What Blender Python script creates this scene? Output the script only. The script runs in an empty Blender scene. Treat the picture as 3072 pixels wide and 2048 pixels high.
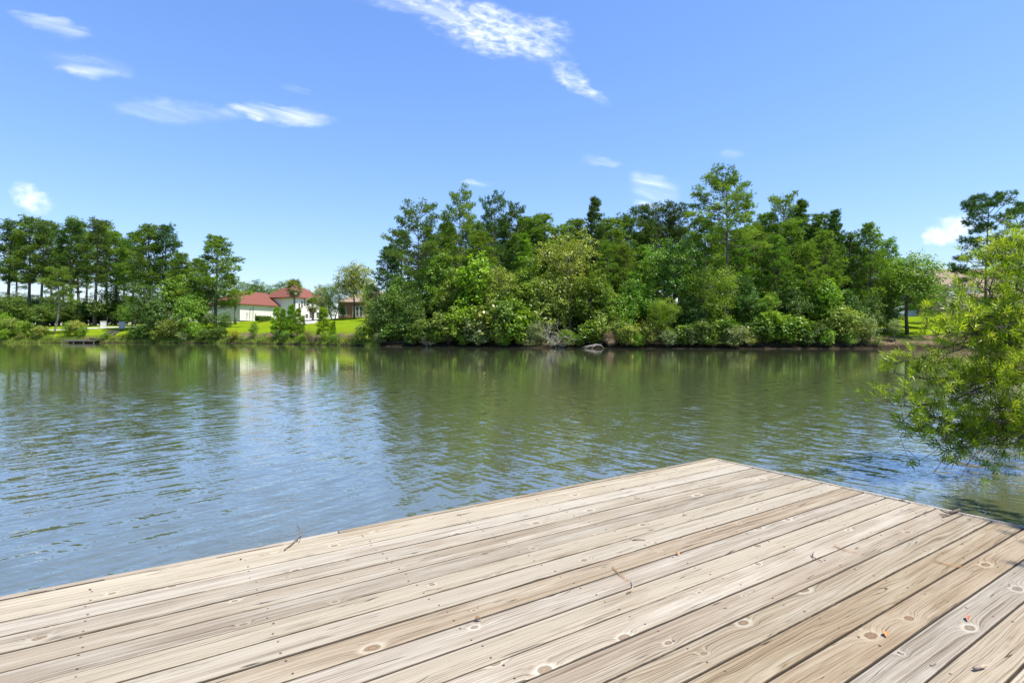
import bpy, math, random
import numpy as np
from mathutils import Vector, Matrix

# ------------------------------------------------------------------ camera, sky, sun, exposure
SC = bpy.context.scene
COL = SC.collection
F, CX, YH, CZ = 1660.0, 1536.0, 1000.0, 1.52      # focal length, centre, horizon (pixels of the 3072 px photo), eye height
cam = bpy.data.cameras.new('camera'); cam_ob = bpy.data.objects.new('camera', cam); COL.objects.link(cam_ob)
cam_ob.location = (0, 0, CZ); cam_ob.rotation_euler = (math.radians(90), 0, 0)
cam.sensor_width = 36; cam.sensor_fit = 'HORIZONTAL'; cam.lens = F / 3072 * 36
cam.shift_y = -(1024 - YH) / 3072
cam.clip_start = 0.05; cam.clip_end = 6000
SC.camera = cam_ob
SUN_EL, SUN_AZ = math.radians(65), math.radians(112)     # azimuth clockwise from +Y
SUN_DIR = Vector((math.sin(SUN_AZ) * math.cos(SUN_EL), math.cos(SUN_AZ) * math.cos(SUN_EL), math.sin(SUN_EL)))
sl = bpy.data.lights.new('sun', 'SUN'); sl.energy = 4.5; sl.angle = math.radians(0.53); sl.color = (1.0, 0.95, 0.87)
so = bpy.data.objects.new('sun', sl); COL.objects.link(so); so.location = (0, 0, 60)
so.rotation_euler = SUN_DIR.to_track_quat('Z', 'Y').to_euler()
SC.view_settings.view_transform = 'Standard'; SC.view_settings.look = 'None'
SC.view_settings.exposure = 1.0; SC.view_settings.gamma = 1.0


class NT:
    """small helper for node trees"""
    def __init__(s, tree):
        s.t = tree; s.n = tree.nodes; s.l = tree.links
    def node(s, kind, **kw):
        n = s.n.new(kind)
        for k, v in kw.items(): setattr(n, k, v)
        return n
    def put(s, sock, v):
        if isinstance(v, bpy.types.NodeSocket): s.l.new(v, sock)
        elif v is not None: sock.default_value = v
    def math(s, op, a, b=None, c=None, clamp=False):
        n = s.node('ShaderNodeMath', operation=op, use_clamp=clamp)
        s.put(n.inputs[0], a); s.put(n.inputs[1], b)
        if c is not None: s.put(n.inputs[2], c)
        return n.outputs[0]
    def vmath(s, op, a, b=None, scale=None):
        n = s.node('ShaderNodeVectorMath', operation=op)
        s.put(n.inputs[0], a); s.put(n.inputs[1], b)
        if scale is not None: s.put(n.inputs['Scale'], scale)
        return n.outputs['Value'] if op in ('LENGTH', 'DOT_PRODUCT', 'DISTANCE') else n.outputs[0]
    def xyz(s, x=0.0, y=0.0, z=0.0):
        n = s.node('ShaderNodeCombineXYZ')
        for i, v in enumerate((x, y, z)): s.put(n.inputs[i], v)
        return n.outputs[0]
    def sep(s, v):
        n = s.node('ShaderNodeSeparateXYZ'); s.put(n.inputs[0], v); return n.outputs
    def noise(s, vec, scale=1.0, detail=2.0, rough=0.5, dim='3D', w=None, dist=0.0):
        n = s.node('ShaderNodeTexNoise', noise_dimensions=dim)
        if vec is not None: s.put(n.inputs['Vector'], vec)
        n.inputs['Scale'].default_value = scale; n.inputs['Detail'].default_value = detail
        n.inputs['Roughness'].default_value = rough; n.inputs['Distortion'].default_value = dist
        if w is not None: s.put(n.inputs['W'], w)
        return n.outputs
    def ramp(s, fac, stops, interp='LINEAR'):
        n = s.node('ShaderNodeValToRGB'); r = n.color_ramp; r.interpolation = interp
        while len(r.elements) < len(stops): r.elements.new(0.5)
        for e, (p, c) in zip(r.elements, stops):
            e.position = p
            e.color = (c, c, c, 1) if not hasattr(c, '__len__') else (*c[:3], 1)
        s.put(n.inputs[0], fac); return n.outputs[0]
    def mix(s, fac, a, b, blend='MIX'):
        n = s.node('ShaderNodeMix', data_type='RGBA', blend_type=blend)
        s.put(n.inputs[0], fac)
        for sock, v in ((n.inputs[6], a), (n.inputs[7], b)):
            s.put(sock, (*v[:3], 1) if isinstance(v, (tuple, list)) else v)
        return n.outputs[2]
    def smooth(s, v, a, b, lo=0.0, hi=1.0):
        n = s.node('ShaderNodeMapRange', interpolation_type='SMOOTHSTEP')
        s.put(n.inputs[0], v)
        for i, q in enumerate((a, b, lo, hi)): n.inputs[i + 1].default_value = q
        return n.outputs[0]


world = bpy.data.worlds.new('World'); SC.world = world; world.use_nodes = True
W = NT(world.node_tree); W.n.clear()
w_out = W.node('ShaderNodeOutputWorld'); w_bg = W.node('ShaderNodeBackground')
sky = W.node('ShaderNodeTexSky', sky_type='NISHITA'); sky.sun_disc = False
sky.sun_elevation = SUN_EL; sky.sun_rotation = SUN_AZ
sky.air_density = 1.0; sky.dust_density = 0.3; sky.ozone_density = 2.0; sky.altitude = 20
SKY_STRENGTH = 0.15
tc = W.node('ShaderNodeTexCoord')
sx, sy, sz = W.sep(tc.outputs['Generated'])
ay = W.math('MAXIMUM', W.math('ABSOLUTE', sy), 0.12)
U = W.math('DIVIDE', sx, ay); V = W.math('DIVIDE', sz, ay)
warp = W.noise(W.xyz(W.math('MULTIPLY', U, 9), W.math('MULTIPLY', V, 16), 1.0), 1, 4, 0.6)[1]
wr, wg, wb = W.sep(warp)
UC = W.math('ADD', U, W.math('MULTIPLY', W.math('SUBTRACT', wr, 0.5), 0.10)); VC = W.math('ADD', V, W.math('MULTIPLY', W.math('SUBTRACT', wg, 0.5), 0.055))


def cloud(px, py, rx, ry, rot, power=1.0):
    """soft elliptical envelope of one cloud by its direction in the sky"""
    a = math.radians(-rot); ca, sa = math.cos(a), math.sin(a)
    du = W.math('SUBTRACT', UC, (px - CX) / F); dv = W.math('SUBTRACT', VC, (YH - py) / F)
    p = W.math('ADD', W.math('MULTIPLY', du, ca * F / rx), W.math('MULTIPLY', dv, sa * F / rx))
    q = W.math('ADD', W.math('MULTIPLY', du, -sa * F / ry), W.math('MULTIPLY', dv, ca * F / ry))
    r2 = W.math('ADD', W.math('MULTIPLY', p, p), W.math('MULTIPLY', q, q))
    return W.math('MULTIPLY', W.smooth(r2, 0.0, 1.0, 1.0, 0.0), power)


def total(items):
    acc = None
    for it in items:
        e = cloud(*it); acc = e if acc is None else W.math('MAXIMUM', acc, e)
    return acc


ca, sa = math.cos(math.radians(-13)), math.sin(math.radians(-13))
ru = W.math('ADD', W.math('MULTIPLY', U, ca), W.math('MULTIPLY', V, sa))
rv = W.math('ADD', W.math('MULTIPLY', U, -sa), W.math('MULTIPLY', V, ca))
streak = W.noise(W.xyz(W.math('MULTIPLY', ru, 5), W.math('MULTIPLY', rv, 42), 0), 1, 5, 0.54, dist=0.6)[0]
fleece = W.noise(W.xyz(W.math('MULTIPLY', ru, 40), W.math('MULTIPLY', rv, 88), 3.0), 1, 4, 0.55, dist=0.4)[0]
puff = W.noise(W.xyz(W.math('MULTIPLY', U, 26), W.math('MULTIPLY', V, 34), 7.0), 1, 5, 0.6)[0]
env_s = total([(1240, 8, 300, 52, 14, .8), (150, 76, 150, 38, 12, .85), (265, 198, 175, 42, 14, .85), (530, 338, 260, 40, 4, .6),
               (840, 340, 190, 40, 6, 1.25), (885, 255, 70, 14, 12, .5), (1960, 575, 110, 60, 22, .95), (1800, 477, 80, 18, 8, .55),
               (1425, 545, 70, 16, 4, .7), (2180, 465, 60, 22, -6, .45)])
env_f = total([(1490, 100, 270, 85, 18, .95), (1330, 25, 260, 52, 16, .72), (1590, 90, 180, 60, 10, .68), (1735, 250, 140, 45, 33, .72)])
env_p = total([(92, 588, 100, 52, 24, 1.0), (2850, 690, 110, 62, -18, 1.35), (3010, 745, 140, 70, -5, 1.2), (2330, 560, 60, 60, 0, .0)])
def contrast(v, k): return W.math('ADD', W.math('MULTIPLY', W.math('SUBTRACT', v, 0.5), k), 0.5)
m_s = W.smooth(W.math('MULTIPLY', env_s, W.math('ADD', contrast(streak, 2.0), 0.06)), 0.0, 1.2)
m_f = W.smooth(W.math('MULTIPLY', env_f, W.math('ADD', contrast(fleece, 2.1), 0.14)), 0.0, 1.12)
m_p = W.smooth(W.math('MULTIPLY', env_p, W.math('ADD', contrast(puff, 2.4), 0.22)), 0.06, 1.25)
cm = W.math('MAXIMUM', W.math('MAXIMUM', m_s, m_f), m_p, clamp=True)
hs = W.node('ShaderNodeHueSaturation'); hs.inputs['Saturation'].default_value = 1.15; hs.inputs['Hue'].default_value = 0.503
W.put(hs.inputs['Color'], sky.outputs[0])
lum = W.vmath('DOT_PRODUCT', hs.outputs[0], (.30, .50, .20))
soft = W.math('DIVIDE', 1.15, W.math('ADD', 1.0, W.math('MULTIPLY', lum, 0.15)))           # sky brightness compressed: horizon and zenith closer together
clear = W.vmath('MULTIPLY', W.vmath('SCALE', hs.outputs[0], None, soft), (.93, .915, 1.03))
skycol = W.mix(W.math('MULTIPLY', cm, 0.78), clear, (4.6, 4.8, 5.1))
W.put(w_bg.inputs[0], skycol); w_bg.inputs[1].default_value = SKY_STRENGTH
W.l.new(w_bg.outputs[0], w_out.inputs[0])

# ------------------------------------------------------------------ helpers
rng = np.random.default_rng(11)
random.seed(5)
ORD = ['first', 'second', 'third', 'fourth', 'fifth', 'sixth', 'seventh', 'eighth', 'ninth', 'tenth', 'eleventh', 'twelfth', 'thirteenth',
       'fourteenth', 'fifteenth', 'sixteenth', 'seventeenth', 'eighteenth', 'nineteenth', 'twentieth', 'twenty-first', 'twenty-second',
       'twenty-third', 'twenty-fourth', 'twenty-fifth', 'twenty-sixth', 'twenty-seventh', 'twenty-eighth', 'twenty-ninth', 'thirtieth',
       'thirty-first', 'thirty-second', 'thirty-third', 'thirty-fourth', 'thirty-fifth', 'thirty-sixth', 'thirty-seventh', 'thirty-eighth',
       'thirty-ninth', 'fortieth']


def at(px, D, py=None):
    """photo column px (and row py) at distance D ahead -> world point"""
    z = CZ + (YH - py) / F * D if py is not None else 0.0
    return Vector(((px - CX) / F * D, D, z))


def tag(o, label=None, cat=None, group=None, kind=None):
    if label: o['label'] = label
    if cat: o['category'] = cat
    if group: o['group'] = group
    if kind: o['kind'] = kind
    return o


def empty(name, loc, rz=0.0, scale=1.0):
    o = bpy.data.objects.new(name, None); COL.objects.link(o)
    o.location = loc; o.rotation_euler = (0, 0, rz)
    o.scale = scale if hasattr(scale, '__len__') else (scale,) * 3
    o.empty_display_size = 0.2
    return o


def child(name, me, mat=None, parent=None, loc=(0, 0, 0), rot=(0, 0, 0), scale=(1, 1, 1)):
    o = bpy.data.objects.new(name, me); COL.objects.link(o)
    o.location = loc; o.rotation_euler = rot; o.scale = scale
    if parent is not None: o.parent = parent
    if mat is not None:
        if not me.materials: me.materials.append(mat)
        if me.materials[0] is not mat:
            o.material_slots[0].link = 'OBJECT'; o.material_slots[0].material = mat
    return o


def mesh_np(name, verts, faces, tint=None, smooth=False):
    """faces: (M,k) int array; tint: one float per face"""
    verts = np.asarray(verts, np.float32); faces = np.asarray(faces, np.int32)
    me = bpy.data.meshes.new(name); M, k = faces.shape
    me.vertices.add(len(verts)); me.vertices.foreach_set('co', verts.ravel())
    me.loops.add(M * k); me.loops.foreach_set('vertex_index', faces.ravel())
    me.polygons.add(M); me.polygons.foreach_set('loop_start', np.arange(0, M * k, k, dtype=np.int32))
    if tint is not None:
        a = me.attributes.new('tint', 'FLOAT', 'FACE'); a.data.foreach_set('value', np.asarray(tint, np.float32))
    me.update(calc_edges=True); me.validate()
    if smooth: me.polygons.foreach_set('use_smooth', np.ones(M, bool))
    return me


class MB:
    """collects tubes, boxes and prisms into one mesh"""
    def __init__(s): s.v = []; s.f = []
    def tube(s, pts, rad, sides=6, cap=True):
        pts = [Vector(p) for p in pts]; b = len(s.v); n = len(pts)
        for i, p in enumerate(pts):
            t = (pts[min(i + 1, n - 1)] - pts[max(i - 1, 0)]).normalized()
            ref = Vector((0, 0, 1)) if abs(t.z) < 0.9 else Vector((1, 0, 0))
            x = t.cross(ref).normalized(); y = t.cross(x)
            r = rad[i] if hasattr(rad, '__len__') else rad
            for k in range(sides):
                a = 2 * math.pi * k / sides
                s.v.append(p + x * (math.cos(a) * r) + y * (math.sin(a) * r))
        for i in range(n - 1):
            for k in range(sides):
                k2 = (k + 1) % sides
                s.f.append((b + i * sides + k, b + i * sides + k2, b + (i + 1) * sides + k2, b + (i + 1) * sides + k))
        if cap:
            s.f.append(tuple(b + k for k in range(sides))[::-1]); s.f.append(tuple(b + (n - 1) * sides + k for k in range(sides)))
        return s
    def box(s, c, size, bevel=0.0, rz=0.0):
        cx, cy, cz = c; hx, hy, hz = (q / 2 for q in size); b = len(s.v); R = Matrix.Rotation(rz, 3, 'Z')
        if bevel <= 0:
            for z in (-hz, hz):
                for x, y in ((-hx, -hy), (hx, -hy), (hx, hy), (-hx, hy)): s.v.append(R @ Vector((x, y, z)) + Vector(c))
            s.f += [tuple(b + i for i in q) for q in ((3, 2, 1, 0), (4, 5, 6, 7), (0, 1, 5, 4), (1, 2, 6, 5), (2, 3, 7, 6), (3, 0, 4, 7))]
        else:
            e = bevel
            for z, ix in ((-hz, e), (-hz + e, 0), (hz - e, 0), (hz, e)):
                for x, y in ((-hx + ix, -hy + ix), (hx - ix, -hy + ix), (hx - ix, hy - ix), (-hx + ix, hy - ix)):
                    s.v.append(R @ Vector((x, y, z)) + Vector(c))
            s.f.append(tuple(b + i for i in (3, 2, 1, 0))); s.f.append(tuple(b + 12 + i for i in (0, 1, 2, 3)))
            for L in range(3):
                for k in range(4):
                    k2 = (k + 1) % 4
                    s.f.append((b + L * 4 + k, b + L * 4 + k2, b + L * 4 + 4 + k2, b + L * 4 + 4 + k))
        return s
    def poly(s, pts):
        b = len(s.v); s.v += [Vector(p) for p in pts]; s.f.append(tuple(range(b, b + len(pts)))); return s
    def slab(s, pts, t):
        """polygon extruded downwards by t (world z)"""
        b = len(s.v); n = len(pts); s.v += [Vector(p) for p in pts] + [Vector(p) - Vector((0, 0, t)) for p in pts]
        s.f.append(tuple(range(b, b + n))); s.f.append(tuple(range(b + n, b + 2 * n))[::-1])
        for k in range(n):
            k2 = (k + 1) % n; s.f.append((b + k2, b + k, b + n + k, b + n + k2))
        return s
    def mesh(s, name, smooth=False):
        me = bpy.data.meshes.new(name); me.from_pydata([tuple(p) for p in s.v], [], s.f); me.validate(); me.update()
        if smooth: me.polygons.foreach_set('use_smooth', np.ones(len(me.polygons), bool))
        return me
    def build(s, name, mat, parent=None, loc=(0, 0, 0), smooth=False):
        return child(name, s.mesh(name, smooth), mat, parent, loc)


# ------------------------------------------------------------------ materials
def new_mat(name):
    m = bpy.data.materials.new(name); m.use_nodes = True
    t = NT(m.node_tree); t.n.clear()
    out = t.node('ShaderNodeOutputMaterial'); b = t.node('ShaderNodeBsdfPrincipled')
    t.l.new(b.outputs[0], out.inputs[0]); return m, t, b, out


def plain(name, col, rough=0.6, var=0.12, scale=3.0, metal=0.0, bump=0.0, spec=0.4):
    m, t, b, o = new_mat(name); tcn = t.node('ShaderNodeTexCoord')
    n = t.noise(tcn.outputs['Object'], scale, 4, 0.6)[0]
    k = t.math('ADD', t.math('MULTIPLY', n, 2 * var), 1 - var)
    t.put(b.inputs['Base Color'], t.vmath('SCALE', (*col,), None, k))
    b.inputs['Roughness'].default_value = rough; b.inputs['Metallic'].default_value = metal
    b.inputs['Specular IOR Level'].default_value = spec
    if bump:
        bp = t.node('ShaderNodeBump'); bp.inputs['Strength'].default_value = bump; bp.inputs['Distance'].default_value = 0.02
        t.put(bp.inputs['Height'], t.noise(tcn.outputs['Object'], scale * 6, 4)[0]); t.put(b.inputs['Normal'], bp.outputs[0])
    return m


def leaf_mat(name, dark, mid, light, trans=0.38, gloss=0.45, spread=0.25, tgain=(1.2, 1.3, 0.45)):
    """leaf colour varies from leaf clump to leaf clump (tint) and from plant to plant"""
    m, t, b, o = new_mat(name)
    at_ = t.node('ShaderNodeAttribute', attribute_name='tint'); oi = t.node('ShaderNodeObjectInfo')
    c = t.ramp(at_.outputs['Fac'], [(0.0, dark), (0.5, mid), (1.0, light)])
    h = t.node('ShaderNodeHueSaturation'); t.put(h.inputs['Color'], c)
    t.put(h.inputs['Hue'], t.math('ADD', t.math('MULTIPLY', oi.outputs['Random'], 0.030), 0.484))
    r2 = t.math('FRACT', t.math('MULTIPLY', oi.outputs['Random'], 17.31))
    t.put(h.inputs['Value'], t.math('ADD', t.math('MULTIPLY', r2, 2 * spread), 1 - spread))
    t.put(b.inputs['Base Color'], h.outputs[0]); b.inputs['Roughness'].default_value = gloss
    b.inputs['Specular IOR Level'].default_value = 0.35
    tr = t.node('ShaderNodeBsdfTranslucent'); t.put(tr.inputs[0], t.mix(1.0, h.outputs[0], tgain, 'MULTIPLY'))
    mx = t.node('ShaderNodeMixShader'); mx.inputs[0].default_value = trans
    t.l.new(b.outputs[0], mx.inputs[1]); t.l.new(tr.outputs[0], mx.inputs[2]); t.l.new(mx.outputs[0], o.inputs[0])
    return m


def bark_mat(name, a, b_, scale=(7, 7, 1.4)):
    m, t, b, o = new_mat(name); tcn = t.node('ShaderNodeTexCoord')
    n = t.noise(t.vmath('MULTIPLY', tcn.outputs['Object'], scale), 1.0, 5, 0.65)[0]
    t.put(b.inputs['Base Color'], t.ramp(n, [(0.3, a), (0.7, b_)])); b.inputs['Roughness'].default_value = 0.9
    bp = t.node('ShaderNodeBump'); bp.inputs['Strength'].default_value = 0.6; bp.inputs['Distance'].default_value = 0.03
    t.put(bp.inputs['Height'], n); t.put(b.inputs['Normal'], bp.outputs[0]); return m


PINE = leaf_mat('pine_needles', (0.075, 0.148, 0.012), (0.143, 0.250, 0.019), (0.264, 0.379, 0.028), trans=.36)
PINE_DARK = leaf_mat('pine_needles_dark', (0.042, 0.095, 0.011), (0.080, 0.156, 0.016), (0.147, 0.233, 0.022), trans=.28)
PINE_BRIGHT = leaf_mat('young_pine_needles', (0.122, 0.232, 0.015), (0.220, 0.366, 0.022), (0.329, 0.488, 0.037), trans=.45, spread=.15)
OAK = leaf_mat('broad_leaves', (0.072, 0.151, 0.013), (0.146, 0.260, 0.020), (0.279, 0.388, 0.043), trans=.34)
OLIVE = leaf_mat('olive_leaves', (0.111, 0.156, 0.020), (0.216, 0.268, 0.037), (0.401, 0.447, 0.098), trans=.38, gloss=.36)
LIME = leaf_mat('lime_leaves', (0.099, 0.194, 0.011), (0.187, 0.313, 0.018), (0.312, 0.452, 0.042), trans=.46, spread=.15)
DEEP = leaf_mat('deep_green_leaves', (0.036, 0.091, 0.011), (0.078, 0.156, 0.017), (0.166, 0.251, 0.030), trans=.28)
PALE = leaf_mat('pale_leaves', (0.146, 0.195, 0.061), (0.244, 0.305, 0.104), (0.378, 0.427, 0.171), trans=.36, gloss=.4)
YELLOW = leaf_mat('yellow_green_leaves', (.18, .22, .012), (.30, .35, .015), (.47, .48, .025), trans=.42, spread=.12)
MYRTLE = leaf_mat('myrtle_leaves', (.10, .17, .010), (.21, .295, .014), (.42, .46, .035), trans=.50, gloss=.32, spread=.05, tgain=(1.15, 1.3, .45))
DRY = leaf_mat('dry_stems', (.20, .14, .075), (.33, .24, .14), (.46, .37, .23), trans=.2)
PALM = leaf_mat('palm_fronds', (.08, .12, .03), (.15, .20, .05), (.28, .31, .10), trans=.28, gloss=.35)
REED = leaf_mat('shore_grass_blades', (.09, .16, .015), (.19, .27, .03), (.36, .34, .10), trans=.4)
BARK_PINE = bark_mat('pine_bark', (.055, .042, .034), (.17, .135, .11))
BARK_GREY = bark_mat('grey_bark', (.10, .09, .075), (.27, .245, .21))
BARK_DARK = bark_mat('dark_bark', (.035, .028, .022), (.11, .09, .07))
DEADWOOD = bark_mat('bleached_dead_wood', (.20, .18, .16), (.46, .43, .39))
CREAM = plain('cream_stucco', (.74, .73, .62), .8, .05, 2)
WHITE = plain('white_paint', (.62, .61, .58), .5, .04, 3)
REDROOF = plain('red_roof_shingles', (.16, .053, .034), .85, .25, 5, bump=.5)
TANROOF = plain('tan_roof_shingles', (.24, .175, .12), .85, .2, 5, bump=.5)
BRICK = plain('brown_brick', (.23, .12, .08), .85, .25, 9)
TANWALL = plain('tan_siding', (.50, .41, .29), .7, .08, 3)
GREYSIDE = plain('pale_grey_siding', (.55, .60, .63), .6, .06, 3)
FASCIA = plain('dark_fascia', (.07, .065, .06), .6, .1)
GLASS = plain('window_glass', (.03, .04, .045), .06, .1, spec=.9)
CONCRETE = plain('concrete', (.44, .41, .37), .85, .12, 1.5, bump=.3)
OLDWOOD = plain('old_grey_boards', (.13, .115, .10), .85, .3, 6, bump=.5)
IRON = plain('dark_metal', (.03, .03, .03), .5, .1)


def globe_mat():
    return plain('white_lamp_globe', (.85, .85, .83), .25, .02)


PW_ = 0.1425 - .0072


def wood_mat():
    m, t, b, o = new_mat('weathered_deck_boards')
    tcn = t.node('ShaderNodeTexCoord'); oi = t.node('ShaderNodeObjectInfo'); R = oi.outputs['Random']
    x, y, z = t.sep(tcn.outputs['Object'])
    R2 = t.math('FRACT', t.math('MULTIPLY', R, 13.7)); R3 = t.math('FRACT', t.math('MULTIPLY', R, 91.3))
    X = t.math('ADD', x, t.math('MULTIPLY', R, 61.0)); Y = t.math('ADD', y, t.math('MULTIPLY', R2, 23.0))
    # knots: one candidate per 0.55 m x board width cell
    CXK, CYK = 0.46, 0.15
    vo = t.node('ShaderNodeTexVoronoi', voronoi_dimensions='2D', feature='F1'); vo.inputs['Scale'].default_value = 1.0
    kv = t.xyz(t.math('DIVIDE', X, CXK), t.math('DIVIDE', Y, CYK), 0)
    t.put(vo.inputs['Vector'], kv)
    dv = t.vmath('SUBTRACT', kv, vo.outputs['Position']); dx, dy, _ = t.sep(dv)
    dx = t.math('MULTIPLY', dx, CXK * 0.62); dy = t.math('MULTIPLY', dy, CYK)
    wob = t.noise(t.xyz(X, Y, 0), 35, 3)[0]
    r = t.math('SQRT', t.math('ADD', t.math('MULTIPLY', dx, dx), t.math('MULTIPLY', dy, dy)))
    r = t.math('MULTIPLY', r, t.math('ADD', 0.72, t.math('MULTIPLY', wob, 0.56)))
    cr, cg, cb = t.sep(vo.outputs['Color'])
    on = t.math('GREATER_THAN', cr, 0.46)
    size = t.math('ADD', 0.005, t.math('MULTIPLY', t.math('MULTIPLY', cg, cg), 0.014))
    q = t.math('DIVIDE', r, size)
    bell = t.math('MULTIPLY', t.math('EXPONENT', t.math('MULTIPLY', t.math('MULTIPLY', q, q), -0.16)), on)
    # growth-ring field: straight along the board, lifted into loops and bent round the knots
    low = t.noise(t.xyz(t.math('MULTIPLY', X, 0.55), t.math('MULTIPLY', Y, 5.0), R), 1, 3, 0.55)[0]
    low2 = t.noise(t.xyz(t.math('MULTIPLY', X, 2.4), t.math('MULTIPLY', Y, 14.0), 4.0), 1, 2, 0.5)[0]
    cath = t.math('MULTIPLY', t.math('SUBTRACT', low, 0.5), t.math('ADD', 0.025, t.math('MULTIPLY', R3, 0.15)))
    g = t.math('ADD', t.math('ADD', Y, cath), t.math('ADD', t.math('MULTIPLY', bell, 0.034), t.math('MULTIPLY', t.math('SUBTRACT', low2, 0.5), 0.02)))
    ring = t.noise(t.xyz(t.math('MULTIPLY', X, 0.4), t.math('MULTIPLY', g, 85.0), 1.0), 1, 2, 0.5)[0]
    ring2 = t.noise(t.xyz(t.math('MULTIPLY', X, 0.9), t.math('MULTIPLY', g, 190.0), 2.0), 1, 3, 0.6)[0]
    fibre = t.noise(t.xyz(t.math('MULTIPLY', X, 3.5), t.math('MULTIPLY', Y, 300.0), 5.0), 1, 3, 0.65)[0]
    wear = t.noise(t.xyz(t.math('MULTIPLY', X, 1.7), t.math('MULTIPLY', Y, 11.0), 9.0), 1, 5, 0.62)[0]
    stain = t.noise(t.xyz(t.math('MULTIPLY', X, 3.2), t.math('MULTIPLY', Y, 16.0), 17.0), 1, 5, 0.7)[0]
    gr = t.math('ADD', t.math('ADD', t.math('MULTIPLY', ring, 0.30), t.math('MULTIPLY', ring2, 0.42)), t.math('MULTIPLY', fibre, 0.28))
    gr = t.math('ADD', t.math('MULTIPLY', t.math('SUBTRACT', gr, 0.5), 1.75), 0.50)
    grain = t.ramp(gr, [(0.30, (.185, .13, .08)), (0.42, (.39, .31, .22)), (0.53, (.51, .425, .32)), (0.66, (.60, .52, .42))])
    pale = t.ramp(gr, [(0.28, (.27, .215, .155)), (0.41, (.52, .455, .37)), (0.60, (.67, .61, .525))])
    wf = t.smooth(t.math('ADD', wear, t.math('MULTIPLY', t.math('SUBTRACT', R2, 0.5), 0.24)), 0.36, 0.58)
    col = t.mix(wf, grain, pale)
    # checks (fine dry cracks) following the grain
    ck = t.noise(t.xyz(t.math('MULTIPLY', X, 0.9), t.math('MULTIPLY', g, 34.0), 21.0), 1, 1, 0.4)[0]
    line = t.smooth(t.math('ABSOLUTE', t.math('SUBTRACT', ck, 0.5)), 0.002, 0.009, 1.0, 0.0)
    gate = t.smooth(t.noise(t.xyz(t.math('MULTIPLY', X, 2.6), t.math('MULTIPLY', Y, 20.0), 31.0), 1, 2)[0], 0.49, 0.58)
    crack = t.math('MULTIPLY', line, gate)
    # knots: tan heart, dark rim, pale halo
    halo = t.math('MULTIPLY', t.math('MULTIPLY', t.smooth(q, 1.1, 2.6, 1.0, 0.0), on), t.smooth(cb, 0.1, 0.8, 0.45, 1.0))
    col = t.mix(t.math('MULTIPLY', halo, 0.8), col, (.80, .74, .64))
    rim = t.math('MULTIPLY', t.smooth(t.math('ABSOLUTE', t.math('SUBTRACT', q, 1.0)), 0.05, 0.3, 1.0, 0.0), on)
    heart = t.math('MULTIPLY', t.smooth(q, 0.75, 1.05, 1.0, 0.0), on)
    hr = t.noise(t.xyz(t.math('MULTIPLY', q, 3.0), cb, 0), 1, 3)[0]
    col = t.mix(heart, col, t.ramp(hr, [(0.35, (.27, .165, .085)), (0.65, (.52, .39, .25))]))
    col = t.mix(t.math('MULTIPLY', rim, 0.6), col, (.17, .105, .055))
    # grey-green mildew blotches and board-to-board tone
    mil = t.math('MULTIPLY', t.smooth(stain, 0.58, 0.74), t.smooth(R3, 0.25, 0.7))
    col = t.mix(t.math('MULTIPLY', mil, 0.55), col, (.21, .19, .135))
    col = t.mix(t.math('MULTIPLY', crack, 0.85), col, (.055, .035, .022))
    tone = t.math('ADD', 0.44, t.math('MULTIPLY', R, 0.11))
    col = t.vmath('MULTIPLY', t.vmath('SCALE', col, None, tone), (1.05, 1.0, .84))
    col = t.vmath('MULTIPLY', col, oi.outputs['Color'])          # browner, less bleached boards
    side = t.smooth(t.math('ADD', t.math('ABSOLUTE', y), t.math('MULTIPLY', t.math('SUBTRACT', stain, .5), .008)), PW_ / 2 - .0028, PW_ / 2 - .0006)      # shade of the gaps painted onto the board edges
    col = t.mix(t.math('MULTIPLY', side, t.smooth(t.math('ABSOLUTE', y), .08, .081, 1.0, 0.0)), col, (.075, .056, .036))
    h = t.node('ShaderNodeHueSaturation'); t.put(h.inputs['Color'], col)
    t.put(h.inputs['Saturation'], t.math('ADD', 0.68, t.math('MULTIPLY', R3, 0.28)))
    t.put(b.inputs['Base Color'], h.outputs[0]); b.inputs['Roughness'].default_value = 0.82
    b.inputs['Specular IOR Level'].default_value = 0.25
    hgt = t.math('SUBTRACT', t.math('MULTIPLY', gr, 0.9), t.math('MULTIPLY', crack, 1.1))
    bp = t.node('ShaderNodeBump'); bp.inputs['Strength'].default_value = 0.55; bp.inputs['Distance'].default_value = 0.004
    t.put(bp.inputs['Height'], hgt); t.put(b.inputs['Normal'], bp.outputs[0])
    return m


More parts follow.
